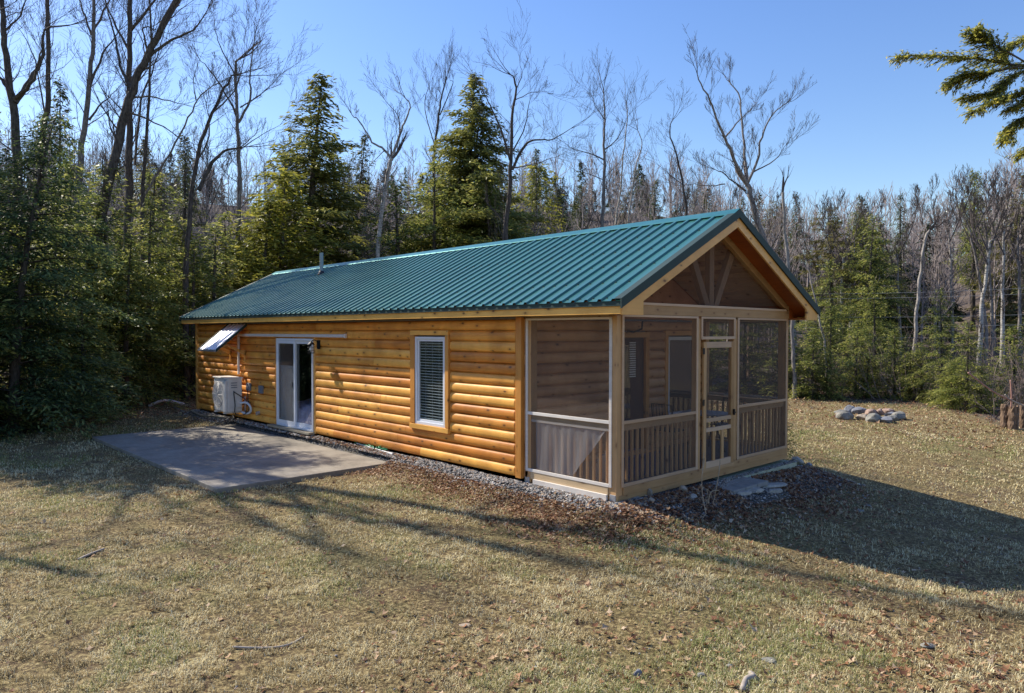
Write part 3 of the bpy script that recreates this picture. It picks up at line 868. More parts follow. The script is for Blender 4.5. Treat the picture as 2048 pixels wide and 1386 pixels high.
# ---- wall lantern
def lantern():
    E = empty('wall_lantern', (-.08, 8.43, 1.92)); tag(E, 'black caged wall lantern beside the sliding door', 'lantern')
    MB().box(-.10, -.07, 8.36, 8.48, 1.83, 2.03).build('backplate', 'black_iron', E, bevel=.004)
    a = MB(); a.tube(smooth_path([(-.10, 8.42, 1.98), (-.17, 8.42, 2.03), (-.25, 8.42, 2.02), (-.27, 8.42, 1.985)]), .010, 8); a.build('arm', 'black_iron', E, smooth=True)
    MB().tube([(-.27, 8.42, 1.93), (-.27, 8.42, 1.955), (-.27, 8.42, 1.985), (-.27, 8.42, 2.0)], [.085, .07, .03, .012], 16).build('hood', 'black_iron', E)
    c = MB()
    for k in range(6):
        th = k*math.pi/3; c.tube([(-.27+.07*math.cos(th), 8.42+.07*math.sin(th), 1.74), (-.27+.07*math.cos(th), 8.42+.07*math.sin(th), 1.94)], .0045, 5)
    for z in (1.80, 1.87): c.tube([(-.27+.072*math.cos(th), 8.42+.072*math.sin(th), z) for th in np.linspace(0, 2*math.pi, 17)], .004, 5, cap=False)
    c.build('cage', 'black_iron', E)
    MB().tube([(-.27, 8.42, 1.735), (-.27, 8.42, 1.75)], .078, 16).build('base_ring', 'black_iron', E)
    b = MB(); b.tube([(-.27, 8.42, 1.76), (-.27, 8.42, 1.79), (-.27, 8.42, 1.83), (-.27, 8.42, 1.87), (-.27, 8.42, 1.9)], [.01, .028, .036, .025, .012], 12); b.build('bulb', 'slats', E, smooth=True)
lantern()

# ---- inside the porch
def porch_things():
    E = empty('storage_bin', (1.1, .55, -.03)); tag(E, 'navy blue storage bin behind the front porch balusters', 'bin')
    MB().prism([(.74, -.03), (1.50, -.03), (1.54, .28), (.70, .28)], 1, .36, .80).build('bin_body', 'blue', E, bevel=.01)
    MB().box(.68, 1.56, .34, .82, .281, .31).build('bin_lid', 'blue', E, bevel=.006)
    o = MB().box(.62, 1.58, .40, .54, .312, .35).build('plank', 'pine_x', bevel=.004); tag(o, 'short wooden plank lying on the navy bin', 'plank')
    # gauze sheet draped behind the left railing
    vs = []; fs = []; n, m = 40, 24
    for i in range(n+1):
        for j in range(m+1):
            y = 1.62-1.40*i/n; t = j/m
            top = .80; bot = .05 + .0*y
            if y < .85: bot = .05 + (.85-y)*1.15
            z = top + (min(bot, .79)-top)*t
            x = .022 + .010*math.sin(i*.55+2*t)*(.3+t) + .005*math.sin(i*1.4)
            vs.append((x, y, z))
    for i in range(n):
        for j in range(m): a = i*(m+1)+j; fs.append((a, a+1, a+m+2, a+m+1))
    mb = MB(); mb.add(vs, fs); o = mb.build('gauze_sheet', 'sheet', smooth=True)
    tag(o, 'pale translucent sheet hung behind the left porch railing', 'sheet')
    vs = []; fs = []
    for i in range(25):
        for j in range(17):
            y = .18+.35*i/24; t = j/16
            vs.append((.12+.25*t+.03*math.sin(i*.7), y+.12*t, .62*(1-t)**1.4*(.4+.6*(1-i/24))-.02))
    for i in range(24):
        for j in range(16): a = i*17+j; fs.append((a, a+1, a+18, a+17))
    mb = MB(); mb.add(vs, fs); o = mb.build('gauze_sheet', 'sheet', smooth=True); tag(o, 'second pale sheet slumped at the near corner of the porch', 'sheet')
    # patio table and chairs
    T = empty('patio_table', (3.9, .95, -.03)); tag(T, 'round dark patio table inside the porch behind the screen door', 'table')
    MB().tube([(3.9, .95, .68), (3.9, .95, .70)], .45, 32).build('table_top', 'porch_grey', T)
    for k in range(4):
        th = k*math.pi/2+.5; MB().tube([(3.9+.12*math.cos(th), .95+.12*math.sin(th), .68), (3.9+.36*math.cos(th), .95+.36*math.sin(th), -.03)], .015, 8).build('leg', 'black_iron', T)
    for n_, (cx_, cy_, rz, lab) in enumerate(((4.65, .95, math.pi, 'black metal patio chair right of the porch table'), (3.2, 1.25, 0, 'black metal patio chair left of the porch table'))):
        C = empty('patio_chair', (cx_, cy_, -.03)); C.rotation_euler.z = rz
        tag(C, lab, 'chair', 'patio chairs in the porch')
        def cm(nm, mb):
            o = mb.build(nm, 'black_iron', None); o.parent = C; return o
        m = MB(); m.box(-.22, .22, -.22, .22, .43, .45); cm('seat', m)
        m = MB()
        for yy in np.linspace(-.19, .19, 7): m.tube([(-.22, yy, .45), (-.28, yy, .92)], .006, 5)
        m.tube([(-.22, -.22, .44), (-.29, -.22, .93), (-.29, .22, .93), (-.22, .22, .44)], .012, 8); cm('backrest', m)
        for a_, b_ in ((-1, -1), (-1, 1), (1, -1), (1, 1)):
            m = MB(); m.tube([(a_*.2, b_*.2, .43), (a_*.23, b_*.23, 0)], .011, 8); cm('leg', m)
MAT['porch_grey'] = plain('grey_table_top', (.22, .22, .24), .4)
porch_things()

# ================================================================= STONES, STEPS, GROUND COVER
def stone_mesh(rng, sx, sy, sz, sub=2, ang=.5, flat=0.0):
    bm = bmesh.new(); bmesh.ops.create_icosphere(bm, subdivisions=sub, radius=1)
    off = Vector((rng.uniform(-50, 50), rng.uniform(-50, 50), rng.uniform(-50, 50)))
    planes = [(Vector((rng.gauss(0, 1), rng.gauss(0, 1), rng.gauss(0, .8))).normalized(), rng.uniform(.6, .95)) for _ in range(9)]
    for v in bm.verts:
        p = v.co.copy()
        p *= 1 + .22*mnoise.noise(p*1.3+off)
        for n, d in planes:
            e = p.dot(n)-d
            if e > 0: p -= n*e*min(1, ang*1.9)
        p *= 1 + .05*mnoise.noise(p*5+off)
        if flat: p.z = max(-flat, min(flat, p.z*1.0))
        v.co = Vector((p.x*sx, p.y*sy, p.z*sz))
    return bm
def stone_mat(name, c1, c2):
    m, t, b, o = newmat(name)
    a = noise(t, pos(t), 5, 5, .7); f = noise(t, pos(t), 40, 4, .7)
    c = ramp(t, math_(t, 'ADD', math_(t, 'MULTIPLY', a, .6), math_(t, 'MULTIPLY', f, .4)), [(.35, c1), (.62, c2)])
    L(t, c, b.inputs['Base Color']); b.inputs['Roughness'].default_value = .85; bump(t, b, f, .5, .01); return m
SM = [stone_mat('grey_stone', (.10, .105, .12), (.27, .275, .30)), stone_mat('tan_stone', (.22, .17, .12), (.45, .37, .28)),
      stone_mat('pink_stone', (.20, .13, .10), (.40, .28, .22)), stone_mat('pale_stone', (.13, .125, .11), (.30, .285, .24)),
      stone_mat('flagstone', (.27, .25, .21), (.50, .46, .39))]
def stone(name, x, y, sx, sy, sz, mt, rng, label, cat, group=None, z=None, rot=0, sub=3, flat=0, tilt=0):
    bm = stone_mesh(rng, sx, sy, sz, sub, .5, flat)
    me = bpy.data.meshes.new(name); bm.to_mesh(me); bm.free()
    me.materials.append(mt)
    o = bpy.data.objects.new(name, me); col.objects.link(o)
    o.location = (x, y, (ground(x, y)+sz*.45) if z is None else z); o.rotation_euler = (tilt, 0, rot)
    if not flat: me.polygons.foreach_set('use_smooth', [False]*len(me.polygons))
    tag(o, label, cat, group); return o

def firepit():
    rng = random.Random(3)
    # (u, v base, half-width px, half-height px, material, label)
    S = [(1690, 838, 15, 11, 3, 'pale angular stone at the left front of the stone ring'),
         (1727, 839, 13, 7, 1, 'low brown stone at the front of the ring between two pale ones'),
         (1747, 843, 14, 11, 3, 'rounded white stone in the middle front of the ring'),
         (1771, 844, 15, 8, 0, 'dark grey flat stone at the front right of the ring'),
         (1784, 841, 10, 8, 3, 'small pale green grey stone wedged at the right front of the ring'),
         (1797, 839, 12, 10, 3, 'pale rounded stone at the right end of the ring'),
         (1781, 834, 11, 7, 0, 'light grey stone behind the right end of the ring'),
         (1776, 830, 12, 9, 2, 'pinkish stone at the back right of the ring'),
         (1760, 830, 10, 9, 2, 'upright pink grey stone at the back of the ring'),
         (1742, 830, 12, 8, 2, 'reddish brown long stone at the back of the ring'),
         (1719, 828, 14, 9, 0, 'bluish grey stone at the back left of the ring'),
         (1698, 827, 10, 11, 0, 'tall grey pointed stone at the back left of the ring'),
         (1683, 828, 12, 6, 3, 'flat pale stone at the far left of the ring'),
         (1677, 833, 8, 5, 1, 'small orange tan stone at the left edge of the ring')]
    for (u, v, w, h, m, lab) in S:
        p = gp(u, v); d = (p-CAM).dot(fw)
        sx = w/F_PX*d*1.2; sz = h/F_PX*d*1.05
        stone('fire_pit_stone', p.x, p.y, sx, sx*rng.uniform(.7, 1.0), sz, SM[m], rng, lab, 'stone', 'stones of the fire ring', rot=math.atan2(rt.y, rt.x)+rng.uniform(-.3, .3))
firepit()
def steps():
    rng = random.Random(8)
    E = empty('paver_step', (2.85, -.42, -.32)); tag(E, 'grey concrete paver platform in front of the screen door', 'step')
    for i in range(3):
        for j in range(2):
            x0 = 2.20+i*.385; y0 = -.60+j*.29
            MB().box(x0, x0+.368, y0, y0+.275, -.345, -.272).build('paver', 'pavers', E, bevel=.008)
    for (u, v, sx, sy, rot, lab) in ((1508, 984, .20, .15, .2, 'rounded flat fieldstone slab, middle one below the pavers'), (1544, 974, .30, .15, -.5, 'largest flat fieldstone slab, right of the middle one'),
                                    (1488, 990, .15, .09, -.3, 'small flat fieldstone at the left end of the slabs'), (1550, 986, .16, .08, -.3, 'low stone chip under the largest fieldstone slab')):
        p = gp(u, v); stone('stepping_stone', p.x, p.y, sx, sy, .05, SM[4], rng, lab, 'stepping stone', 'fieldstone slabs below the pavers', z=p.z+.035, rot=rot, flat=.55)
    for (u, v, w, h, m, lab) in ((1299, 990, 8, 9, 1, 'tan stone standing on edge near the porch corner'), (1303, 1003, 8, 5, 1, 'small tan stone below the one standing on edge'),
                                 (1367, 983, 11, 8, 1, 'ochre block stone left of the paver step'), (1387, 997, 12, 6, 4, 'flat grey tan stone beside dry stems'),
                                 (1596, 927, 16, 9, 4, 'grey rock at the far corner of the porch footing'), (1619, 932, 9, 5, 0, 'small grey rock touching the rock at the far porch corner')):
        p = gp(u, v); d = (p-CAM).dot(fw)
        stone('edging_stone', p.x, p.y, w/F_PX*d, w/F_PX*d*.7, h/F_PX*d, SM[m], rng, lab, 'stone', 'loose stones along the porch', rot=rng.uniform(-.5, .5)+.9)
    for (u, v, w, h, m, lab) in ((1540, 1330, 18, 5, 3, 'flat whitish green stone lying in the foreground grass'), (1856, 1296, 16, 5, 3, 'flat grey green stone among leaves at the lower right'),
                                 (1722, 1025, 9, 3, 3, 'flat white chip in the shade of the cabin'), (1735, 1014, 8, 3, 3, 'second white chip behind it in the shade'),
                                 (1595, 957, 7, 4, 3, 'white pebble in the shaded mulch by the porch'), (1275, 1356, 10, 9, 0, 'grey sharp stone standing in the foreground grass'),
                                 (1500, 1365, 16, 6, 3, 'pale stone near the bottom edge'), (1402, 1357, 11, 6, 3, 'pale stone left of the bottom cluster'), (1460, 1336, 9, 4, 3, 'small pale stone above the bottom cluster'), (930, 1255, 14, 3, 1, 'flat beige stone chip on the lawn')):
        p = gp(u, v); d = (p-CAM).dot(fw)
        stone('lawn_stone', p.x, p.y, w/F_PX*d, w/F_PX*d*.7, h/F_PX*d, SM[m], rng, lab, 'stone', 'stones in the lawn', rot=rng.uniform(-.5, .5)-.7)
MAT['pavers'] = plain('concrete_pavers', (.27, .26, .24), .85, var=.2, sc=10, bmp=.3)
steps()

def scatter_stones(name, pts, sizes, mats_tint, mat, kindlabel):
    """many little faceted stones in one object"""
    rng = np.random.default_rng(11)
    base = []
    for k in range(10):
        bm = stone_mesh(random.Random(100+k), 1, 1, .65, 1, .6); bm.verts.ensure_lookup_table()
        base.append((np.array([v.co[:] for v in bm.verts]), np.array([[v.index for v in f.verts] for f in bm.faces]))); bm.free()
    V = []; Fc = []; T = []; o = 0
    for (x, y, z), s, tv in zip(pts, sizes, mats_tint):
        bv, bf = base[rng.integers(10)]
        a = rng.uniform(0, 6.28); ca, sa = math.cos(a), math.sin(a)
        v = bv*np.array([s*rng.uniform(.7, 1.3), s*rng.uniform(.6, 1.1), s])
        v = np.stack([v[:, 0]*ca-v[:, 1]*sa+x, v[:, 0]*sa+v[:, 1]*ca+y, v[:, 2]+z], 1)
        V.append(v); Fc.append(bf+o); o += len(v); T.append(np.full(len(bf), tv))
    ob = np_mesh(name, np.concatenate(V), np.concatenate(Fc), mat, tint=np.concatenate(T), tri=True)
    return ob
def tint_mat(name, stops, rough=.85, trans=0.0, var=True):
    m, t, b, o = newmat(name)
    a = N(t, 'ShaderNodeAttribute', attribute_name='tint')
    c = ramp(t, a.outputs['Fac'], stops)
    L(t, c, b.inputs['Base Color']); b.inputs['Roughness'].default_value = rough; b.inputs['Specular IOR Level'].default_value = .3
    if trans:
        tr = N(t, 'ShaderNodeBsdfTranslucent'); mx = N(t, 'ShaderNodeMixShader'); mx.inputs[0].default_value = trans
        L(t, c, tr.inputs[0]); L(t, b.outputs[0], mx.inputs[1]); L(t, tr.outputs[0], mx.inputs[2]); L(t, mx.outputs[0], o.inputs[0])
    return m
def gravel():
    rng = random.Random(21); pts = []; sz = []; tn = []
    def put(x, y, s):
        pts.append((x, y, ground(x, y)+s*.25)); sz.append(s); tn.append(rng.random())
    for _ in range(6500):
        y = rng.uniform(-.3, 16.2) if rng.random() < .35 else rng.uniform(-.3, 6.5); x = -abs(rng.gauss(0, .24))-.02
        if x < -.25 and y > 5.2 and y < 13.1: x = -.02-rng.random()*.22
        put(x, y, rng.uniform(.012, .030))
    for _ in range(6500):
        x = rng.uniform(-.25, 6.2); y = -abs(rng.gauss(0, .5))-.02
        if -.16 < y and .5 < x < 5.4: 
            pts.append((x, y, -.262)); sz.append(rng.uniform(.010, .02)); tn.append(rng.random()); continue
        put(x, y, rng.uniform(.010, .026))
    for _ in range(350):
        y = rng.uniform(8, 13.5); x = -rng.uniform(.05, .26); put(x, y, rng.uniform(.03, .055))
    for _ in range(3200):      # pebbles strewn on the lawn close to the camera and in the wash in front of the cabin
        if rng.random() < .5: x, y = rng.uniform(-6, -.5), rng.uniform(-5.5, -1)
        else: x, y = rng.uniform(.3, 8), rng.uniform(-6.5, -.8)
        put(x, y, rng.uniform(.004, .013))
    o = scatter_stones('gravel', pts, sz, tn, tint_mat('gravel_stone', [(0, (.08, .075, .07)), (.35, (.19, .18, .17)), (.65, (.34, .33, .32)), (.88, (.34, .25, .18)), (1, (.62, .6, .57))]), '')
    tag(o, kind='stuff', label='grey gravel along the foot of the cabin wall')
gravel()

def litter():
    """fallen leaves: curled five-point shapes, all in one object"""
    rng = np.random.default_rng(5)
    P = []; S = []
    def add(n, fx, fy, s0, s1):
        x = fx(n); y = fy(n); P.append(np.stack([x, y], 1)); S.append(rng.uniform(s0, s1, n))
    add(8500, lambda n: -.35-np.abs(rng.normal(0, .42, n)), lambda n: rng.uniform(-.8, 5.6, n), .014, .032)      # drift beside the gravel
    add(1800, lambda n: -.1-np.abs(rng.normal(0, .1, n)), lambda n: rng.uniform(4.5, 13.5, n), .016, .034)
    add(5600, lambda n: rng.uniform(-.3, 6, n), lambda n: -.15-np.abs(rng.normal(0, .7, n)), .018, .042)
    for cx_, cy_, r, n in ((3.6, -1.2, .5, 500), (-.9, .2, .5, 900), (-.5, -.7, .45, 500), (-1.6, -4.3, .5, 260), (-2.0, -4.9, .6, 260), (-3.3, -3.7, .5, 160), (-4.6, -2.0, .5, 120), (1.2, -.9, .4, 300)):
        add(n, lambda n: cx_+rng.normal(0, r, n), lambda n: cy_+rng.normal(0, r, n), .016, .042)
    add(2100, lambda n: rng.uniform(-9, 0, n), lambda n: rng.uniform(-6, 6, n), .012, .038)
    add(900, lambda n: rng.uniform(-4.5, 1, n), lambda n: rng.uniform(-6, -1.5, n), .016, .045)
    add(2200, lambda n: rng.uniform(0, 16, n), lambda n: rng.uniform(-8, 3, n), .015, .04)
    add(15000, lambda n: CAM.x+fw.x*4+rng.uniform(-6, 12, n), lambda n: CAM.y+fw.y*4+rng.uniform(-6, 9, n), .006, .013)
    # forest floor on the left
    add(9000, lambda n: rng.uniform(-9, 12, n), lambda n: rng.uniform(16.5, 32, n), .03, .07)
    add(4000, lambda n: rng.uniform(12, 24, n), lambda n: rng.uniform(-2, 9, n), .03, .06)
    P = np.concatenate(P); S = np.concatenate(S)
    Z = np.array([ground(float(x), float(y)) for x, y in P])
    keep = ~((P[:, 0] > -3.6) & (P[:, 0] < -.26) & (P[:, 1] > 5.2) & (P[:, 1] < 13.05) & (rng.random(len(P)) < 1)) & ~((P[:, 0] > -.02) & (P[:, 0] < 5.32) & (P[:, 1] > -.05) & (P[:, 1] < 16.2)) & ~((P[:, 0] > 2.2) & (P[:, 0] < 3.55) & (P[:, 1] > -1.0) & (P[:, 1] < .0))
    P = P[keep]; S = S[keep]; Z = Z[keep]; n = len(P)
    k = 8
    th = np.linspace(0, 2*np.pi, k, endpoint=False)
    rad = np.array([1.25, .55, 1.0, .5, .9, .5, 1.0, .55])
    a = rng.uniform(0, 6.28, n)
    rr = rad[None]*rng.uniform(.7, 1.2, (n, k))*S[:, None]
    lx = rr*np.cos(th)[None]*rng.uniform(.55, 1, (n, 1)); ly = rr*np.sin(th)[None]
    bend = rng.uniform(-8, 18, (n, 1)); lz = bend*(ly**2) + rng.uniform(-8, 14, (n, 1))*(lx**2)
    tx = rng.normal(0, .35, n)[:, None]; ty = rng.normal(0, .35, n)[:, None]
    lz = lz + tx*lx + ty*ly
    wx = lx*np.cos(a)[:, None]-ly*np.sin(a)[:, None]+P[:, :1]; wy = lx*np.sin(a)[:, None]+ly*np.cos(a)[:, None]+P[:, 1:]
    wz = lz + Z[:, None]+.012+rng.uniform(0, .012, (n, 1))
    ring = np.stack([wx, wy, wz], -1)
    cen = np.stack([P[:, 0], P[:, 1], Z+.016], -1)[:, None, :]
    V = np.concatenate([ring, cen], 1).reshape(-1, 3)
    i = np.arange(k); tri = np.stack([i, (i+1) % k, np.full(k, k)], 1)
    Fc = (tri[None]+(np.arange(n)*(k+1))[:, None, None]).reshape(-1, 3)
    o = np_mesh('fallen_leaves', V, Fc, tint_mat('dry_leaf', [(0, (.085, .035, .018)), (.35, (.20, .085, .04)), (.6, (.33, .165, .08)), (.85, (.46, .30, .17)), (1, (.55, .42, .28))], .7, .15), tint=np.repeat(rng.random(n), k), tri=True)
    tag(o, kind='stuff', label='dry brown leaves scattered over lawn, gravel and forest floor')
litter()

def grass():
    """dormant turf: short matted blades, denser and finer near the camera"""
    rng = np.random.default_rng(2)
    n = 560000
    # sample in camera polar space so that the density per pixel stays even
    dep = 4.2*np.exp(rng.random(n)**1.15*math.log(30/4.2)); lat = rng.uniform(-.80, .80, n)*dep
    F2 = np.array([math.cos(YAW), math.sin(YAW)]); R2 = np.array([math.sin(YAW), -math.cos(YAW)])
    X = CAM.x + F2[0]*dep + R2[0]*lat; Y = CAM.y + F2[1]*dep + R2[1]*lat
    # loose tufts: blades gathered round common centres
    nt_ = 15000; K = 16
    td = 4.2*np.exp(rng.random(nt_)**1.1*math.log(20/4.2)); tl_ = rng.uniform(-.8, .8, nt_)*td
    tx = CAM.x + F2[0]*td + R2[0]*tl_; ty = CAM.y + F2[1]*td + R2[1]*tl_
    tr_ = rng.uniform(.012, .045, nt_)*np.clip(td/7, .8, 2)
    X = np.concatenate([X, (tx[:, None]+rng.normal(0, 1, (nt_, K))*tr_[:, None]).ravel()]); Y = np.concatenate([Y, (ty[:, None]+rng.normal(0, 1, (nt_, K))*tr_[:, None]).ravel()])
    dep = np.concatenate([dep, np.repeat(td, K)]); tuft = np.concatenate([np.zeros(n, bool), np.ones(nt_*K, bool)]); n = len(X)
    fn = np.vectorize(lambda x, y: mnoise.noise(Vector((x*.45, y*.45, 2)))*.6 + mnoise.noise(Vector((x*1.7, y*1.7, 5)))*.4)
    fine = np.vectorize(lambda x, y: mnoise.noise(Vector((x*6, y*6, 8))))
    a_ = fn(X, Y); b_ = fine(X, Y)
    ok = ~((X > -3.62) & (X < -.2) & (Y > 5.2) & (Y < 13.1)) & ~((X > -.45+b_*.2) & (X < 5.9) & (Y > -.9+a_*.5) & (Y < 17))
    ok &= (b_*1.6 + a_*.8 + rng.normal(0, .16, n)) > -.27
    wash = (X > .5) & (X < 9) & (Y > -5) & (Y < -.2)
    pt = np.vectorize(lambda x, y: mnoise.noise(Vector((x*.9+7, y*.9, 4)))+.5*mnoise.noise(Vector((x*2.6, y*2.6, 6))))(X, Y)
    ok &= ~((pt < -.16) & (rng.random(n) < np.clip((-.16-pt)*4, 0, .85)))
    ok &= ~(wash & (rng.random(n) < .6))
    e = np.array([forest_edge(float(x), float(y)) if d > 12 else -5 for x, y, d in zip(X, Y, dep)]); ok &= (e + rng.normal(0, .8, n)) < -.3
    X, Y, dep, a_, b_, tuft = X[ok], Y[ok], dep[ok], a_[ok], b_[ok], tuft[ok]; wash = wash[ok]; pt = pt[ok]; n = len(X)
    Z = np.array([ground(float(x), float(y)) for x, y in zip(X, Y)])
    green = np.clip((a_-.08)*3.2, 0, 1)*(rng.random(n) < .42)*~(wash & (rng.random(n) < .8))
    sc = np.clip(dep/7, .75, 2.6)
    ln = rng.uniform(.022, .055, n)*(1+.25*green)*sc**.3; wd = rng.uniform(.0016, .0032, n)*sc
    az = rng.uniform(0, 6.28, n); ln = ln*np.where(tuft, np.where(dep < 8, 1.35, 1.0), 1.0); lean = np.where(tuft, rng.uniform(.4, 1.35, n), rng.uniform(.7, 1.5, n)-.35*green)
    dx, dy = np.cos(az), np.sin(az)
    sx, sy = -dy*wd, dx*wd
    z0 = Z-.004
    h = ln*np.cos(lean); r = ln*np.sin(lean)
    v0 = np.stack([X-sx, Y-sy, z0], 1); v1 = np.stack([X+sx, Y+sy, z0], 1)
    mxx = X+dx*r*.45; myy = Y+dy*r*.45; mz = Z+h*.75+.004
    v2 = np.stack([mxx+sx*.8, myy+sy*.8, mz], 1); v3 = np.stack([mxx-sx*.8, myy-sy*.8, mz], 1)
    v4 = np.stack([X+dx*r, Y+dy*r, Z+h*.85+.002], 1)
    V = np.stack([v0, v1, v2, v3, v4], 1).reshape(-1, 3)
    o = np.arange(n)*5
    T = np.stack([np.stack([o, o+1, o+2], 1), np.stack([o, o+2, o+3], 1), np.stack([o+3, o+2, o+4], 1)], 1).reshape(-1, 3)
    tv = np.where(green > 0, .72+.28*rng.random(n)*green, np.clip(rng.normal(.37, .20, n)+a_*.22+pt*.30, 0, .66))
    ob = np_mesh('grass', V, T, tint_mat('grass_blade', [(0, (.13, .085, .035)), (.22, (.33, .245, .11)), (.42, (.58, .465, .235)), (.66, (.88, .785, .49)), (.70, (.30, .29, .11)), (.85, (.27, .29, .09)), (1, (.21, .27, .075))], .7, .25), tint=np.repeat(tv, 3), tri=True)
    tag(ob, kind='stuff', label='short straw coloured dormant grass with green patches')
grass()

# ================================================================= TREES
def bark_mat(name, c1, c2, stripe=False):
    m, t, b, o = newmat(name)
    tc = N(t, 'ShaderNodeTexCoord'); mp = N(t, 'ShaderNodeMapping'); mp.inputs['Scale'].default_value = (9, 9, 2.2) if not stripe else (3, 3, 9)
    L(t, tc.outputs['Object'], mp.inputs[0])
    n = noise(t, mp.outputs[0], 2.2, 6, .7)
    L(t, ramp(t, n, [(.36, c1), (.62, c2)]), b.inputs['Base Color']); b.inputs['Roughness'].default_value = .9
    b.inputs['Specular IOR Level'].default_value = .2
    bump(t, b, n, .6, .02); return m
BK = {'dark': bark_mat('dark_bark', (.035, .028, .024), (.13, .11, .095)), 'grey': bark_mat('grey_bark', (.10, .09, .085), (.30, .27, .25)),
      'pale': bark_mat('pale_bark', (.17, .15, .135), (.42, .38, .34)), 'birch': bark_mat('birch_bark', (.13, .115, .10), (.52, .49, .45), True),
      'twig': bark_mat('twig_bark', (.055, .045, .040), (.16, .13, .115)), 'brown': bark_mat('brown_bark', (.08, .052, .036), (.25, .17, .115))}
def foliage_mat(name, stops, trans=.35):
    m = tint_mat(name, stops, .5, trans)
    return m
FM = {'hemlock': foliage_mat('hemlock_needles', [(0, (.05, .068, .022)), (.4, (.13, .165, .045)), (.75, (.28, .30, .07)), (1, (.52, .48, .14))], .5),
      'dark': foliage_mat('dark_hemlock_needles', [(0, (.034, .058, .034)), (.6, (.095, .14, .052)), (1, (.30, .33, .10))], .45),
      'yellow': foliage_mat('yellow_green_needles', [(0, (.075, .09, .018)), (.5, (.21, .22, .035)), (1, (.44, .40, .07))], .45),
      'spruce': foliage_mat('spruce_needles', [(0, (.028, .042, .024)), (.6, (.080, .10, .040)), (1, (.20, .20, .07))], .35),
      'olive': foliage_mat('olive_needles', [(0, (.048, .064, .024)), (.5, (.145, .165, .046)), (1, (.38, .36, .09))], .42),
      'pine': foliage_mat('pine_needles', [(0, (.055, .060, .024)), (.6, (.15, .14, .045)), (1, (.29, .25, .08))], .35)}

def leaf_quads(P, D, ln, wd, rng, droop=.25):
    """rhombic sprays: P centres (n,3), D directions (n,3)"""
    n = len(P)
    D = D + rng.normal(0, .28, (n, 3)); D[:, 2] -= droop*rng.random(n)
    D /= np.linalg.norm(D, axis=1, keepdims=True)
    up_ = np.tile([0, 0, 1.], (n, 1)) + rng.normal(0, .45, (n, 3))
    S = np.cross(D, up_); S /= np.linalg.norm(S, axis=1, keepdims=True)+1e-9
    l = (ln*rng.uniform(.6, 1.25, n))[:, None]; w = (wd*rng.uniform(.7, 1.3, n))[:, None]
    sag = np.zeros((n, 3)); sag[:, 2] = -.12*l[:, 0]
    return np.stack([P-D*l*.5, P+S*w*.5, P+D*l*.5+sag, P-S*w*.5], 1)
def conifer_mesh(seed, h, r, style='hemlock', nb=90, base=.03, ls=1.0, dens=1.0):
    rng = np.random.default_rng(seed); Q = []; TT = []
    stem = MB(); lean = rng.normal(0, .012, 2)
    npt = 9
    stem.tube([(lean[0]*h*(i/npt)**2*3, lean[1]*h*(i/npt)**2*3, h*i/npt*.985) for i in range(npt+1)],
              [max(.012, .021*h*(1-i/npt)**.9*.8+.008) for i in range(npt+1)], 8)
    for i in range(nb):
        t = (i+rng.random())/nb; t = base + (1-base)*t
        z0 = h*t; u_ = 1-t
        if style == 'spruce': prof = u_**.78*1.0+.02; el0, dr = .10-.25*u_+rng.normal(0, .12), .10
        elif style == 'pine': prof = (math.sin(min(1, (u_+.06)*1.25)*math.pi/1.7))**.8 if u_ > 0 else .1; el0, dr = .22, .18
        elif style == 'cedar': prof = u_**.6*.95+.03; el0, dr = .7, .3
        else: prof = (u_**.62)*(1-.2*max(0, u_-.75)/.25)+.03; el0, dr = .10+.45*t+rng.normal(0, .14), .42
        Lb = r*prof*rng.uniform(.5, 1.2)
        if rng.random() < .06: Lb *= 1.25
        if Lb < .12: Lb = .12
        az = i*2.39996+rng.normal(0, .35); o = np.array([math.cos(az), math.sin(az), 0]); sd = np.array([-o[1], o[0], 0])
        ns = max(4, int(Lb/.13*dens)); s = np.linspace(.12 if style != 'pine' else .35, 1, ns)
        bx = lean*h*t**2*3
        def bp_(s):
            return np.array([bx[0], bx[1], z0])[None]+o[None]*(Lb*s)[:, None]+np.array([0, 0, 1.])[None]*((el0*s-dr*s**2)*Lb)[:, None]
        C = bp_(s)
        if i % 2 == 0 or style == 'pine':
            cp = bp_(np.linspace(0, .85, 4)); stem.tube([tuple(p) for p in cp], [.012+.010*Lb, .010+.006*Lb, .008+.003*Lb, .005], 3, cap=False)
        tl = np.maximum(.16, .50*Lb*(1-s*.75)*np.minimum(1, s*2.2))*rng.uniform(.7, 1.2, ns)
        for side in (-1, 1, 0):
            if side == 0: td = np.tile(o, (ns, 1)); L_ = np.full(ns, .22)
            else: td = o[None]*.72+sd[None]*side*.72; td = np.tile(td, (ns, 1)); L_ = tl
            kmax = int(max(L_)/.10)+1
            for k in range(kmax):
                a = (k+.5)*.10
                mk = a < L_
                if not mk.any(): break
                p = C[mk]+td[mk]*a; p[:, 2] -= .18*a**1.3 + rng.normal(0, .03, mk.sum())
                p += rng.normal(0, .05, p.shape); p[:, 2] += rng.normal(0, .07*ls, len(p))
                dd = td[mk]+sd[None]*rng.choice([-1, 1], (mk.sum(), 1))*.45
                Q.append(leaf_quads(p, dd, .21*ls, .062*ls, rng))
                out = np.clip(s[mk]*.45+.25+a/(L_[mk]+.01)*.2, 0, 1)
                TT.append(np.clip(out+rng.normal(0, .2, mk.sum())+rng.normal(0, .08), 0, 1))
    Q = np.concatenate(Q); T = np.concatenate(TT)
    V = Q.reshape(-1, 3); F = np.arange(len(V)).reshape(-1, 4)
    return stem, V, F, T
PROTO = {}
def conifer_proto(key, seed, h, r, style, nb, base, fm, bk='dark', ls=1.0, dens=1.0):
    PROTO[key] = (conifer_mesh(seed, h, r, style, nb, base, ls, dens), h, fm, bk)
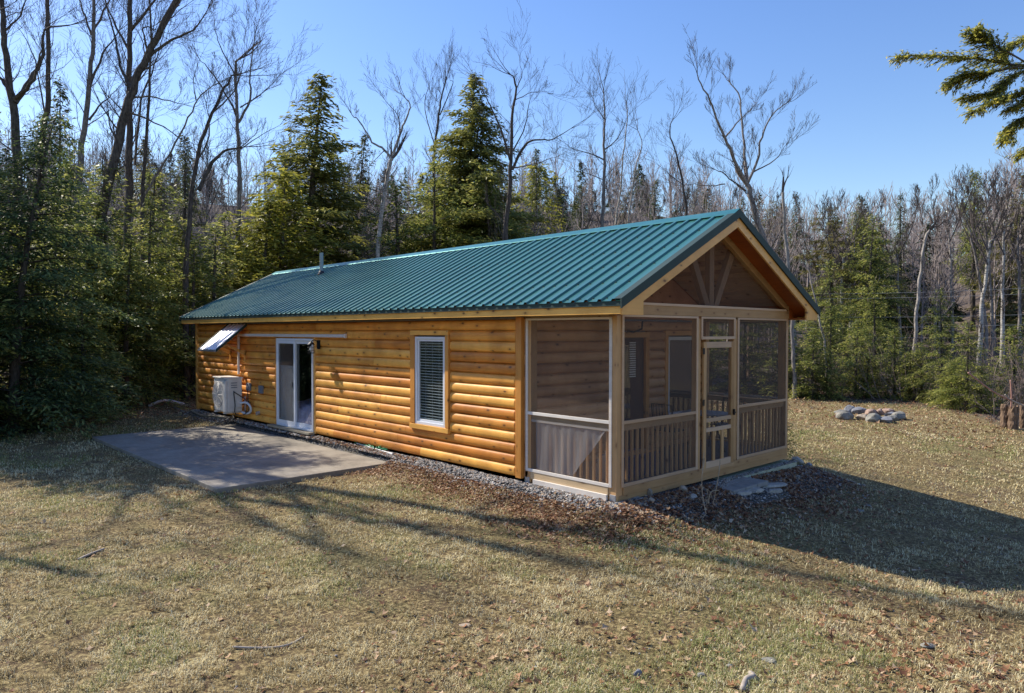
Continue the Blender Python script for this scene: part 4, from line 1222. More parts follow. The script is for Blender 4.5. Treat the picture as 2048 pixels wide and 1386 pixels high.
def place_conifer(key, name, x, y, H, label, cat='conifer', group=None, rz=None, wide=1.0, z=None, sink=.05):
    (stem, V, F, T), h, fm, bk = PROTO[key]
    E = empty(name, (x, y, (ground(x, y, False) if z is None else z)-sink)); tag(E, label, cat, group)
    s = H/h; sw = s*wide
    if ('meshes', key) not in PROTO:
        o1 = stem.build('trunk', BK[bk], None, smooth=True); o2 = np_mesh('crown', V, F, FM[fm], tint=T)
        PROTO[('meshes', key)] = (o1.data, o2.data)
    else:
        d1, d2 = PROTO[('meshes', key)]
        o1 = bpy.data.objects.new('trunk', d1); o2 = bpy.data.objects.new('crown', d2); col.objects.link(o1); col.objects.link(o2)
    o1.parent = E; o2.parent = E
    E.scale = (sw, sw, s); E.rotation_euler.z = rz if rz is not None else (x*7.3+y*3.1) % 6.28
    return E
conifer_proto('hemlockA', 1, 9.0, 2.9, 'hemlock', 105, .02, 'hemlock')
conifer_proto('hemlockB', 2, 8.0, 2.3, 'hemlock', 95, .10, 'hemlock')
conifer_proto('hemlockD', 3, 9.0, 3.4, 'hemlock', 165, .0, 'dark', ls=.8, dens=1.4)
conifer_proto('young', 4, 5.0, 1.8, 'hemlock', 80, .05, 'hemlock')
conifer_proto('yellow', 5, 6.0, 1.9, 'cedar', 110, .03, 'yellow')
conifer_proto('spruceA', 6, 14.0, 3.2, 'spruce', 120, .08, 'spruce', ls=1.25)
conifer_proto('spruceB', 7, 11.0, 2.2, 'spruce', 95, .15, 'spruce', ls=1.2)
conifer_proto('spruceY', 8, 13.0, 3.0, 'spruce', 120, .06, 'pine', ls=1.25)
conifer_proto('pineA', 9, 13.0, 2.6, 'pine', 70, .42, 'pine', ls=1.2)
conifer_proto('cedar', 10, 12.0, 2.2, 'cedar', 130, .25, 'hemlock', ls=1.2)

conifer_proto('big', 13, 17.0, 5.9, 'hemlock', 185, .05, 'olive', ls=1.6, dens=.75)
conifer_proto('bigcedar', 14, 15.0, 3.9, 'spruce', 190, .10, 'olive', ls=1.5, dens=.95)
def topH(vtop, x, y):
    """height needed for a tree standing at x, y to reach the photo row vtop"""
    d = (Vector((x, y, CAM.z))-CAM).dot(fw); zt = CAM.z + (664.4-vtop)/F_PX*d
    return zt-ground(x, y, False)
def con(key, name, u, depth, vtop, label, group=None, wide=1.0, rz=None):
    x, y = at(u, depth)
    place_conifer(key, name, x, y, topH(vtop, x, y), label, 'conifer', group, rz, wide)
# --- left woods edge
G1 = 'conifers at the left wood edge'
con('hemlockD', 'hemlock_tree', 25, 18.0, 215, 'big dark hemlock at the left edge with branches sweeping to the ground', G1, 1.0, 1.0)
con('hemlockD', 'hemlock_tree', -170, 16.5, 210, 'dark hemlock just beyond the left edge, nearest of the left woods', G1, .8, 2.2)
con('hemlockA', 'hemlock_tree', 110, 21.5, 400, 'sunlit young hemlock right behind the big dark one at the left', G1, .9)
con('hemlockB', 'hemlock_tree', 215, 25.0, 330, 'light green hemlock below the leaning dark trunk', G1, 1.1)
con('hemlockA', 'hemlock_tree', 295, 26.5, 400, 'bushy bright hemlock left of the cabin end', G1, .95, 4.0)
con('yellow', 'hemlock_tree', 345, 29.0, 455, 'narrow hemlock tucked behind the far corner of the cabin', G1, 1.2)
con('hemlockB', 'hemlock_tree', 425, 29, 450, 'green hemlock rising above the far end of the roof', G1, 1.2, .6)
con('young', 'hemlock_tree', 165, 20.5, 560, 'low young hemlock in shade at the left wood edge', G1, 1.0)
con('young', 'hemlock_tree', 60, 19.5, 520, 'young hemlock with pale tips before the dark one', G1, 1.1, 2.0)
con('spruceB', 'spruce_tree', 122, 36, 165, 'tall thin dark pine with sparse top at the upper left', G1, .8)
con('spruceB', 'spruce_tree', 370, 42, 275, 'dark spruce top showing between leaning bare trunks', G1, 1.0)
con('spruceY', 'spruce_tree', 292, 40, 270, 'spruce behind the bright bushy hemlock', G1, .9)
con('cedar', 'cedar_tree', 250, 34, 420, 'olive cedar between the trunks left of the cabin', G1, 1.2)
con('hemlockA', 'hemlock_tree', 250, 24.5, 470, 'bright bushy hemlock low at the left, between the dark trunks', G1, 1.2, 5.1)
con('hemlockA', 'hemlock_tree', 455, 32, 430, 'wide hemlock above the far roof end, left of the spreading grey tree', G1, 1.25, 2.9)
con('hemlockA', 'hemlock_tree', 505, 34, 415, 'wide hemlock right under the spreading grey tree', G1, 1.2, 3.7)
con('hemlockB', 'hemlock_tree', 385, 27.5, 480, 'sunlit hemlock touching the far corner of the roof', G1, 1.3, 1.9)
con('hemlockA', 'hemlock_tree', 130, 24, 330, 'tall hemlock with pale tips behind the big dark one', G1, 1.1, 4.4)
con('hemlockB', 'hemlock_tree', 300, 31, 345, 'tall narrow hemlock between the crossing trunks', G1, 1.3, .9)
# --- behind the roof
G2 = 'conifers behind the cabin roof'
con('bigcedar', 'cedar_tree', 612, 38, 152, 'tall pointed cedar, the highest evergreen left of centre', G2, 1.3, .4)
con('yellow', 'yew_like_tree', 560, 33, 340, 'yellow green rounded evergreen in front of the tall pointed cedar', G2, 1.35)
con('yellow', 'yew_like_tree', 518, 32, 400, 'low yellow green evergreen at the left foot of the rounded one', G2, 1.2, 2.0)
con('spruceB', 'spruce_tree', 672, 46, 270, 'dark spruce right behind the tall pointed cedar', G2, 1.1)
con('spruceA', 'spruce_tree', 705, 44, 272, 'broad grey green spruce right of the vent pipe', G2, 1.0)
con('big', 'hemlock_tree', 918, 40, 185, 'largest evergreen behind the middle of the roof, with a broad crown', G2, 1.05, 1.2)
con('bigcedar', 'cedar_tree', 932, 41.5, 146, 'narrow pointed evergreen rising out of the largest one', G2, 1.15, 1.2)
con('hemlockA', 'hemlock_tree', 868, 37, 330, 'olive hemlock at the left skirt of the largest evergreen', G2, 1.2)
con('hemlockB', 'hemlock_tree', 800, 36, 365, 'low bright hemlock beside the white birch behind the roof', G2, 1.3)
con('hemlockA', 'hemlock_tree', 985, 38, 330, 'dark hemlock at the right skirt of the largest evergreen', G2, 1.1)
con('yellow', 'yew_like_tree', 1058, 50, 335, 'yellowish evergreen right of the tall forked bare tree', G2, 1.1)
con('spruceB', 'spruce_tree', 1072, 44, 300, 'thin dying spruce with bare tip behind the roof', G2, .65)
con('spruceA', 'spruce_tree', 1108, 56, 342, 'dark pointed spruce on the hillside right of the thin dying one', G2, .9)
con('spruceB', 'spruce_tree', 1160, 68, 372, 'small dark spruce on the ridge left of the straight bare tree', G2, 1.2)
con('spruceA', 'spruce_tree', 1300, 62, 362, 'dark spruce on the hillside left of the ridge end', G2, .95)
con('spruceY', 'spruce_tree', 1240, 75, 385, 'distant olive spruce between the two birches', G2, 1.1)
con('spruceB', 'spruce_tree', 1405, 78, 385, 'small spruce just above the cabin ridge end', G2, 1.2)
con('spruceY', 'spruce_tree', 1478, 70, 398, 'olive spruce behind the ridge peak', G2, 1.1)
con('spruceA', 'spruce_tree', 1595, 60, 388, 'dark spruce beside the white snag', G2, .8)
con('pineA', 'pine_tree', 1545, 66, 400, 'round topped pine behind the leaning forked tree', G2, 1.0)
# --- right woods
G3 = 'conifers of the right woods'
con('pineA', 'pine_tree', 1664, 42, 410, 'slim pine with open whorled branches and bare lower trunk', G3, 1.05)
con('spruceA', 'spruce_tree', 1745, 47, 388, 'broad dark spruce on the right skyline', G3, 1.1)
con('hemlockA', 'hemlock_tree', 1735, 39, 430, 'thick olive hemlock in front of the broad dark spruce', G3, .95)
con('spruceA', 'spruce_tree', 1800, 50, 390, 'spruce with a thin tip right of the broad dark one', G3, .8)
con('spruceY', 'spruce_tree', 2015, 46, 350, 'dark evergreen at the right edge behind bare trees', G3, 1.0)
con('cedar', 'cedar_tree', 1945, 50, 345, 'dim evergreen among grey bare trees on the right', G3, .9)
con('young', 'hemlock_tree', 1625, 27.5, 655, 'dense low hemlock beside the right porch corner', G3, 1.25, 1.0)
con('young', 'hemlock_tree', 1712, 28.5, 640, 'first young hemlock behind the stone ring', G3, 1.15, 2.0)
con('young', 'hemlock_tree', 1790, 28.0, 655, 'second young hemlock behind the stone ring, greener', G3, 1.2, 3.3)
con('hemlockB', 'hemlock_tree', 1750, 33, 560, 'taller hemlock behind the two young ones', G3, 1.1)
con('young', 'hemlock_tree', 1662, 32, 610, 'hemlock sapling in the second row beside the low dense one', G3, 1.1)
con('hemlockA', 'hemlock_tree', 1885, 25.5, 575, 'full pointed hemlock right of the stone ring', G3, .85, .3)
con('hemlockB', 'hemlock_tree', 1935, 23.5, 640, 'bright feathery hemlock with low branches on the lawn', G3, 1.25, 5.0)
con('young', 'hemlock_tree', 1845, 27, 690, 'small shaded hemlock between the feathery one and the stone ring', G3, 1.2)
con('young', 'hemlock_tree', 2030, 25, 650, 'hemlock sapling at the right edge behind the stumps', G3, 1.2)
con('young', 'hemlock_tree', 1570, 29, 600, 'hemlock seen through the porch screens', G3, 1.3)
con('hemlockA', 'hemlock_tree', 1490, 30, 560, 'tall hemlock seen through the screen door', G3, 1.1)
con('hemlockB', 'hemlock_tree', 1420, 31, 560, 'hemlock hidden behind the cabin, seen through the porch', G3, 1.2)
for i, (u, d_, v, w_, lab) in enumerate(((1655, 27.6, 700, 1.3, 'low bright green shrubby hemlock between the porch corner and the stone ring'), (1735, 28.2, 705, 1.4, 'low bright hemlock directly behind the stone ring'),
        (1820, 27.2, 700, 1.4, 'low bright hemlock right behind the right end of the stone ring'), (1905, 24.2, 720, 1.3, 'low feathery hemlock at the foot of the bright one'), (1965, 23.0, 730, 1.2, 'low hemlock left of the stumps'))):
    con('young', 'hemlock_tree', u, d_, v, lab, G3, w_, i*1.3)
con('big', 'hemlock_tree', 1748, 44, 420, 'wide olive hemlock filling the middle of the right woods', G3, .95, 3.0)
con('hemlockA', 'hemlock_tree', 1665, 36, 520, 'olive hemlock under the slim open pine', G3, 1.2, 1.1)
# --- trees left of the frame whose shade falls on slab and lawn
G4 = 'trees beyond the left edge'
for (x, y, H, k, w_, lab) in ((-6.6, 17.6, 10.6, 'hemlockD', .75, 'tall dense hemlock beyond the left edge of the view'), (-5.8, 20.8, 12.5, 'hemlockB', .9, 'hemlock beyond the left edge behind the nearest one'),
                              (-7.0, 14.8, 7.6, 'hemlockB', 1.0, 'dense hemlock beyond the left edge nearest the patio'), (-9.6, 17.8, 8.5, 'hemlockD', .8, 'wide dense hemlock far beyond the left edge'), (-9.8, 15.6, 9.0, 'pineA', .9, 'open pine beyond the left edge of the view')):
    place_conifer(k, 'conifer_tree', x, y, H, lab, 'conifer', G4, None, w_)

# --- bare deciduous trees
def unit(v): return v/np.linalg.norm(v)
def grow(mb, p, d, Ln, r, lvl, rng, upw=.22, spread=.75, dens=1.0, minr=.006):
    n = 5 if lvl > 0 else 3
    pts = [p.copy()]; rad = [r]; dirs = [d.copy()]
    for i in range(n):
        d = unit(d + rng.normal(0, .13, 3) + np.array([0, 0, upw*.35])); p = p + d*Ln/n
        pts.append(p.copy()); rad.append(max(minr, r*(1-.8*(i+1)/n))); dirs.append(d.copy())
    mb.tube(pts, rad, 5 if r > .05 else 3, cap=False)
    if lvl <= 0: return
    m = int((3.2+lvl*.9)*dens + rng.random())
    for k in range(m):
        t = .2+.8*(k+rng.random())/m; f = t*n; i = min(n-1, int(f)); q = pts[i]+(pts[i+1]-pts[i])*(f-i)
        rnd = unit(np.cross(dirs[i], rng.normal(0, 1, 3)))
        nd = unit(dirs[i]*(1-.25*spread)+rnd*spread*rng.uniform(.6, 1.1)+np.array([0, 0, upw]))
        grow(mb, q, nd, Ln*(1-t*.5)*rng.uniform(.45, .8), max(minr, rad[i]*.46), lvl-1, rng, upw, spread, dens, minr)
def bare_tree(name, label, depth, limbs, bark='grey', seed=0, lvl=2, dens=1.0, sprout=1.0, upw=.22, minr=.0042, group='bare trees', tw='twig', rel=.26):
    """limbs: list of (photo polyline, radius at its foot, radius at its tip); the first is the trunk, standing on the ground"""
    rng = np.random.default_rng(seed+900)
    tr = MB(); cr = MB()
    (u0, v0) = limbs[0][0][0]
    x0, y0 = at(u0, depth); zg = ground(x0, y0, False)
    for li, (pl, r0, r1) in enumerate(limbs):
        off = 0 if li == 0 else rng.uniform(-.35, .35)
        pts = []; lensum = 0
        for i, (u, v) in enumerate(pl):
            dd = depth + (0 if li == 0 else off*lensum*depth/F_PX)
            if i: lensum += math.hypot(u-pl[i-1][0], v-pl[i-1][1])
            dd = depth + off*lensum*depth/F_PX
            pts.append(np.array(px3(u, v, dd)[:]))
        if li == 0:
            g = np.array([pts[0][0], pts[0][1], zg-.1])
            if pts[0][2] > zg+.3: pts = [g]+pts
            else: pts[0] = g
        P = [np.array(q[:]) for q in smooth_path([Vector(q) for q in pts], 4)]
        n = len(P); rad = [r0+(r1-r0)*(i/(n-1))**.8 for i in range(n)]
        P = [q + (rng.normal(0, .02, 3)*min(1, i/3) if i < n-1 else 0) for i, q in enumerate(P)]
        (tr if r0 > .06 or li == 0 else cr).tube([tuple(q) for q in P], rad, 7 if r0 > .06 else 4, cap=False)
        # side branches
        cum = np.cumsum([0]+[np.linalg.norm(P[i+1]-P[i]) for i in range(n-1)]); tot = cum[-1]
        if li == 0: TL = tot
        step = .55/sprout
        s = (tot*.35 if li == 0 else tot*.12)
        while s < tot:
            i = min(n-2, int(np.searchsorted(cum, s)-1)); i = max(i, 0)
            f = (s-cum[i])/max(1e-6, cum[i+1]-cum[i]); q = P[i]+(P[i+1]-P[i])*f; d = unit(P[i+1]-P[i])
            rnd = unit(np.cross(d, rng.normal(0, 1, 3)))
            nd = unit(d*.75+rnd*rng.uniform(.5, 1.0)+np.array([0, 0, upw]))
            Lb = (TL*.15*(1-.35*s/tot) if li == 0 else min(TL*.14, .5+tot*.42)*(1-.3*s/tot))*rng.uniform(.55, 1.2)
            grow(cr, q, nd, Lb, max(minr, rad[i]*.24), lvl, rng, upw, .75, dens*1.15, minr)
            s += step*rng.uniform(.6, 1.4)
        for _ in range(3): grow(cr, P[-1], unit(unit(P[-1]-P[-2])+rng.normal(0, .22, 3)), TL*.13*rng.uniform(.7, 1.3), max(minr, r1*.8), lvl, rng, upw, .75, dens, minr)
    E = empty(name, (x0, y0, zg)); tag(E, label, 'bare tree', group)
    tr.build('trunk', BK[bark], E, smooth=True); cr.build('crown', BK[tw], E)
    return E
BL = 'bare trees left of the cabin'; BC = 'bare trees behind the cabin'; BR = 'bare trees of the right woods'
bare_tree('bare_oak', 'crooked dark oak with twisting limbs at the upper left edge', 24, [
    ([(38, 560), (34, 330), (26, 205), (12, 110), (4, 30), (0, -60)], .20, .06), ([(30, 205), (60, 160), (85, 110), (90, 60), (140, 50)], .10, .02),
    ([(28, 200), (52, 178), (70, 150), (84, 100)], .09, .02), ([(26, 190), (4, 160), (-20, 140)], .08, .03), ([(12, 60), (40, 30), (60, -20)], .05, .015)], 'dark', 1, 2, 1.0, 1.0)
bare_tree('bare_tree', 'straight dark bare trunk near the upper left corner', 30, [([(78, 500), (84, 280), (97, 205), (96, 100), (95, -60)], .17, .07), ([(92, 240), (70, 120), (40, 60)], .04, .01)], 'dark', 2, 2, .9, .8)
bare_tree('bare_tree', 'slightly curved grey trunk left of the dark leaning one', 27, [([(150, 520), (155, 385), (168, 260), (180, 150), (186, 60), (192, -60)], .17, .05),
    ([(180, 170), (205, 110), (240, 60)], .06, .015), ([(178, 240), (205, 205), (228, 185)], .05, .01), ([(183, 70), (165, 20), (150, -30)], .05, .015), ([(186, 62), (215, 10), (230, -30)], .05, .015)], 'grey', 3, 2, 1.0, 1.0, group=BL)
bare_tree('bare_tree', 'thick dark leaning trunk running up to the right at the left', 25, [([(182, 560), (188, 500), (215, 370), (245, 250), (272, 160), (305, 95), (350, 5), (385, -60)], .24, .08),
    ([(262, 175), (245, 145), (232, 80), (215, 20)], .07, .02), ([(290, 120), (335, 85), (385, 60), (415, 20)], .07, .015), ([(262, 195), (310, 195), (365, 208)], .05, .012),
    ([(258, 225), (310, 245), (375, 285)], .05, .012), ([(298, 112), (285, 60), (300, 55)], .05, .02), ([(240, 285), (222, 260), (216, 200)], .05, .012), ([(325, 60), (370, -10)], .05, .02)], 'dark', 4, 2, 1.1, 1.1, group=BL)
bare_tree('bare_tree', 'upright dark trunk crossing the thick leaning one', 30, [([(255, 520), (258, 330), (259, 200), (258, 90), (263, -60)], .20, .08), ([(262, 60), (310, 0), (340, -50)], .07, .02), ([(258, 100), (225, 40), (205, -20)], .06, .02)], 'dark', 5, 2, 1.0, .9, group=BL)
bare_tree('bare_tree', 'pair of thin upright stems right of the leaning trunk', 29, [([(285, 520), (285, 370), (296, 230), (300, 120), (300, -40)], .11, .03), ([(270, 330), (283, 200), (310, 130), (330, 60)], .06, .01)], 'dark', 6, 2, 1.0, .9, group=BL)
bare_tree('bare_tree', 'thin bare stem leaning far right above the cabin end', 30, [([(260, 470), (290, 390), (330, 325), (370, 250), (395, 200), (425, 172)], .075, .02), ([(392, 200), (388, 160), (395, 130)], .03, .01)], 'grey', 7, 1, .8, .6, group=BL)
bare_tree('bare_tree', 'dark bare tree with two bowed limbs near the far end of the roof', 27, [([(372, 560), (380, 420), (395, 310), (425, 225), (450, 175), (468, 150)], .13, .03),
    ([(398, 380), (425, 325), (455, 300), (480, 295)], .09, .03), ([(395, 320), (420, 270), (412, 205), (400, 180)], .04, .01), ([(425, 225), (470, 180), (490, 110)], .04, .01)], 'dark', 8, 2, 1.0, 1.0, group=BL)
bare_tree('bare_tree', 'tall spreading grey tree above the far end of the roof', 33, [([(476, 520), (478, 340), (475, 255), (470, 140), (475, 120)], .14, .05), ([(477, 245), (500, 200), (500, 150), (510, 70)], .07, .02),
    ([(476, 240), (450, 185), (420, 140), (400, 120)], .06, .015), ([(480, 215), (520, 190), (560, 150)], .05, .012), ([(478, 300), (515, 275), (560, 250)], .04, .01), ([(470, 150), (440, 90), (430, 60)], .04, .012)], 'grey', 9, 2, 1.15, 1.2, group=BL)
bare_tree('birch_tree', 'pale birch forking low above the roof left of the largest evergreen', 34, [([(755, 530), (762, 430), (775, 345), (783, 318)], .12, .085), ([(783, 320), (770, 300), (745, 285), (725, 250), (703, 228)], .075, .02),
    ([(783, 320), (798, 275), (808, 245), (820, 215), (810, 195)], .08, .025), ([(800, 270), (795, 230), (770, 200)], .04, .012), ([(770, 300), (740, 330)], .03, .01)], 'birch', 10, 2, 1.0, 1.0, group=BC, tw='twig')
bare_tree('bare_tree', 'purplish bare crown rising left of the largest evergreen', 44, [([(868, 480), (868, 330), (878, 230), (884, 190)], .12, .05), ([(872, 300), (850, 220), (858, 170)], .05, .012), ([(880, 230), (905, 170), (900, 160)], .05, .012)], 'dark', 11, 2, 1.2, 1.4, upw=.4, group=BC)
bare_tree('bare_tree', 'tall dark forked tree right of the largest evergreen', 35, [([(1010, 490), (1018, 400), (1022, 320), (1025, 230), (1032, 175), (1022, 150)], .17, .03), ([(1020, 320), (1005, 270), (985, 220), (970, 190)], .07, .02),
    ([(1024, 340), (1050, 290), (1075, 280), (1105, 278), (1140, 258)], .075, .015), ([(1024, 336), (1060, 330), (1110, 315)], .05, .012), ([(1032, 180), (1045, 145), (1040, 130)], .03, .01), ([(1030, 200), (1065, 185), (1095, 185)], .03, .01), ([(1027, 300), (1050, 250), (1060, 200)], .045, .012)], 'dark', 12, 2, 1.0, .9, group=BC)
bare_tree('bare_tree', 'straight tall bare tree with a level branch to the left, behind the roof', 38, [([(1205, 470), (1208, 380), (1208, 290), (1210, 230), (1208, 190)], .14, .03), ([(1208, 320), (1180, 307), (1150, 300), (1132, 288)], .05, .012),
    ([(1208, 300), (1235, 275), (1258, 230)], .05, .012), ([(1210, 240), (1190, 210), (1185, 195)], .03, .01), ([(1208, 360), (1170, 345), (1150, 340)], .03, .01)], 'grey', 13, 2, 1.1, 1.2, group=BC)
bare_tree('birch_tree', 'thin white birch just right of the straight tall tree', 40, [([(1231, 470), (1240, 390), (1246, 310), (1255, 240), (1252, 210)], .075, .02)], 'birch', 14, 1, 1.0, 1.4, group=BC)
bare_tree('birch_tree', 'second thin white birch, with a wavy stem', 40, [([(1256, 470), (1262, 400), (1272, 330), (1284, 290), (1275, 260)], .07, .02)], 'birch', 15, 1, 1.0, 1.4, group=BC)
bare_tree('birch_tree', 'short white birch leaning left below the two thin birches', 42, [([(1232, 470), (1225, 430), (1215, 385)], .08, .03)], 'birch', 16, 1, .8, .8, group=BC)
bare_tree('bare_tree', 'slender bare tree with an airy oval crown left of the ridge peak', 36, [([(1372, 450), (1368, 380), (1352, 310), (1340, 265), (1345, 240)], .085, .02), ([(1365, 370), (1340, 350), (1330, 340)], .03, .01)], 'dark', 17, 2, 1.0, 1.2, group=BC)
bare_tree('bare_tree', 'large leaning tree with a wide forked crown above the ridge peak', 29, [([(1562, 700), (1545, 560), (1530, 490), (1508, 420), (1495, 370)], .15, .105),
    ([(1495, 372), (1470, 320), (1450, 275), (1432, 235), (1415, 190), (1395, 150)], .085, .02), ([(1495, 370), (1488, 290), (1480, 200), (1460, 165)], .07, .018),
    ([(1496, 365), (1515, 320), (1523, 275), (1545, 230), (1575, 205)], .065, .015), ([(1492, 382), (1450, 350), (1432, 340)], .05, .015), ([(1450, 368), (1410, 372), (1385, 368)], .03, .01), ([(1505, 345), (1550, 320), (1572, 290)], .04, .01), ([(1450, 275), (1480, 240), (1505, 215)], .04, .01)], 'grey', 18, 2, 1.05, 1.1, group=BC, upw=.35)
bare_tree('dead_snag', 'broken pale snag pole beside the leaning forked tree', 33, [([(1590, 700), (1580, 560), (1570, 460), (1566, 385)], .11, .06)], 'pale', 19, 1, .6, .4, group=BC)
bare_tree('birch_tree', 'yellowish birch leaning right behind the eave corner', 31, [([(1652, 720), (1640, 640), (1622, 560), (1612, 520)], .06, .02), ([(1640, 600), (1665, 550)], .03, .01)], 'pale', 20, 2, .9, 1.0, group=BR, tw='twig')
bare_tree('bare_tree', 'grey trunk rising right beside the porch corner', 27.5, [([(1590, 815), (1588, 740), (1585, 660), (1578, 560)], .09, .06)], 'grey', 21, 1, .6, .4, group=BR)
bare_tree('bare_tree', 'pale crooked tree with a bent hooked top in the right woods', 35, [([(1827, 720), (1832, 640), (1840, 560), (1848, 490), (1860, 460)], .11, .06), ([(1858, 462), (1885, 445), (1910, 430)], .05, .015), ([(1858, 462), (1862, 435), (1850, 420)], .04, .01), ([(1850, 480), (1900, 475)], .03, .01)], 'pale', 22, 2, 1.0, .9, group=BR)
for i, (u0, u1, vt, dep, bk, lab) in enumerate((
    (1972, 1925, 350, 38, 'grey', 'grey bare tree leaning left at the right of the picture'), (1985, 1965, 345, 40, 'grey', 'taller grey bare tree beside the leaning one at the right'),
    (2005, 2010, 360, 34, 'birch', 'white speckled birch near the right edge'), (2040, 2035, 380, 37, 'grey', 'bare tree at the right edge with fine twigs'),
    (1905, 1895, 370, 44, 'pale', 'pale bare tree with upswept twigs on the right skyline'), (1870, 1880, 380, 46, 'pale', 'slender pale tree left of the upswept one'),
    (1680, 1690, 450, 40, 'birch', 'thin white birch behind the open pine'), (1702, 1698, 470, 41, 'birch', 'second thin white birch behind the open pine'),
    (1640, 1630, 430, 43, 'pale', 'pale tangled bare tree right of the snag'), (1800, 1790, 440, 40, 'grey', 'brownish bare tree right of the broad spruce'),
    (1960, 1990, 400, 30, 'birch', 'birch crossing in front of the grey trees at the right'), (1430, 1425, 400, 50, 'grey', 'bare tree on the slope left of the ridge peak'),
    (1330, 1335, 400, 52, 'grey', 'bare tree on the slope under the slender one'), (1280, 1300, 410, 56, 'pale', 'pale bare tree on the slope above the roof'),
    (1160, 1150, 400, 50, 'grey', 'grey bare tree on the slope right of the thin dying spruce'), (660, 650, 330, 48, 'grey', 'bare grey tree between the cedar and the broad spruce'),
    (735, 730, 330, 50, 'grey', 'dim bare tree left of the pale birch'), (560, 575, 250, 52, 'grey', 'dim bare tree left of the tall cedar'),
    (330, 340, 290, 46, 'grey', 'grey bare tree in the woods behind the leaning trunks'), (410, 415, 270, 46, 'grey', 'grey bare tree behind the bowed dark one'),
    (1100, 1095, 380, 60, 'grey', 'distant bare tree left of the dark pointed spruce'), (1510, 1520, 400, 52, 'grey', 'bare tree on the slope behind the forked tree'))):
    rngt = random.Random(i+50)
    vm = (660+vt)/2
    bare_tree('birch_tree' if bk == 'birch' else 'bare_tree', lab, dep, [([(u0, 660), ((u0*2+u1)/3, vm+40), ((u0+u1*2)/3, vm-40), (u1, vt+(80 if u0 > 1000 else 55))], .12 if dep < 45 else .13, .03),
        ([((u0+u1)/2, vm), ((u0+u1)/2-28, vm-70), ((u0+u1)/2-38, vm-120)], .05, .012), ([((u0+u1*2)/3, vm-30), ((u0+u1)/2+26, vm-90), ((u0+u1)/2+36, vm-120)], .05, .012)], bk, 30+i, 2, 1.0, 1.25, group=BR if u0 > 1600 else BC if u0 > 500 else BL, minr=.008, upw=.4)
# trees beyond the left edge that throw trunk shadows over the lawn
def outside_tree(x, y, H, leanx, r, seed, lab):
    rng = np.random.default_rng(seed); tr = MB(); cr = MB(); z = ground(x, y, False)
    P = [np.array([x+leanx*(t**1.3), y+rng.normal(0, .1), z-.1+H*t]) for t in np.linspace(0, 1, 8)]
    tr.tube([tuple(p) for p in P], [r*(1-.75*t) for t in np.linspace(0, 1, 8)], 8)
    for k in range(12):
        t = rng.uniform(.4, 1); i = int(t*6.9); q = P[i]; nd = unit(np.array([rng.normal(0, 1), rng.normal(0, 1), .7]))
        grow(cr, q, nd, H*.2*rng.uniform(.6, 1.2), r*.3, 2, rng, .25, .75, .8, .01)
    E = empty('bare_tree', (x, y, z)); tag(E, lab, 'bare tree', 'trees beyond the left edge')
    tr.build('trunk', BK['dark'], E, smooth=True); cr.build('crown', BK['twig'], E)
outside_tree(-6.2, 19.0, 21.0, .1, .27, 1, 'tall thick straight bare trunk beyond the left edge')
outside_tree(-8.3, 21.5, 19.5, .6, .22, 2, 'slimmer bare trunk beyond the left edge')
outside_tree(-10.8, 15.0, 11.0, 1.4, .16, 3, 'bare trunk beyond the left edge nearest the camera')

# --- far wooded hillside, one mass
def far_wood():
    rng = np.random.default_rng(77)
    low = []
    for k in range(4):
        st, V, F, T = conifer_mesh(200+k, 10, 2.9, 'spruce', 46, .1, 2.6, .42); low.append((V, F, T*.8))
    tw = []
    for k in range(5):
        mb = MB(); r2 = np.random.default_rng(300+k)
        mb.tube([(0, 0, 0), (.1, 0, 4), (.2, .1, 8), (.1, .1, 11)], [.13, .10, .06, .03], 3, cap=False)
        for j in range(15):
            t = r2.uniform(.25, 1); q = np.array([.1, 0, 11*t]); nd = unit(np.array([r2.normal(0, 1), r2.normal(0, 1), 1.1]))
            grow(mb, q, nd, 3.6*(1.2-t*.6), .045, 1, r2, .4, .7, 1.3, .018)
        V = np.array(mb.v); Fq = [f for f in mb.f if len(f) == 4]; tw.append((V, np.array(Fq), None))
    CV, CF, CT, o1 = [], [], [], 0; BV, BF, o2 = [], [], 0
    cnt = 0
    while cnt < 1350:
        dep = 41+134*rng.random()**1.35; u = rng.uniform(-500, 2550); x, y = at(u, dep)
        z = ground(x, y, False)
        a = rng.uniform(0, 6.28); R_ = np.array([[math.cos(a), -math.sin(a), 0], [math.sin(a), math.cos(a), 0], [0, 0, 1]])
        con_p = (.40 if dep > 115 else .12) if u > 1000 else (.34 if dep > 90 else .18)
        if rng.random() < con_p:
            V, F, T = low[rng.integers(4)]; s = rng.uniform(.45, .95)*np.interp(dep, [40, 90], [.8, 1.05])
            CV.append((V*s)@R_.T+np.array([x, y, z])); CF.append(F+o1); CT.append(np.clip(T+rng.normal(0, .12), 0, 1)); o1 += len(V)
        else:
            V, F, _ = tw[rng.integers(5)]; s = rng.uniform(.6, 1.0)*np.interp(dep, [40, 90], [.72, 1.0])
            BV.append((V*s)@R_.T+np.array([x, y, z])); BF.append(F+o2); o2 += len(V)
        cnt += 1
    E = empty('distant_forest', (20, 60, 0)); tag(E, 'grey brown bare trees mixed with dark spruces covering the hillside', kind='stuff')
    a = np.array([20, 60, 0])
    np_mesh('evergreens', np.concatenate(CV)-a, np.concatenate(CF), FM['spruce'], E, tint=np.concatenate(CT))['kind'] = 'stuff'
    np_mesh('bare_woods', np.concatenate(BV)-a, np.concatenate(BF), BK['far'], E)['kind'] = 'stuff'
BK['far'] = bark_mat('far_twigs', (.20, .165, .155), (.42, .355, .335))
far_wood()

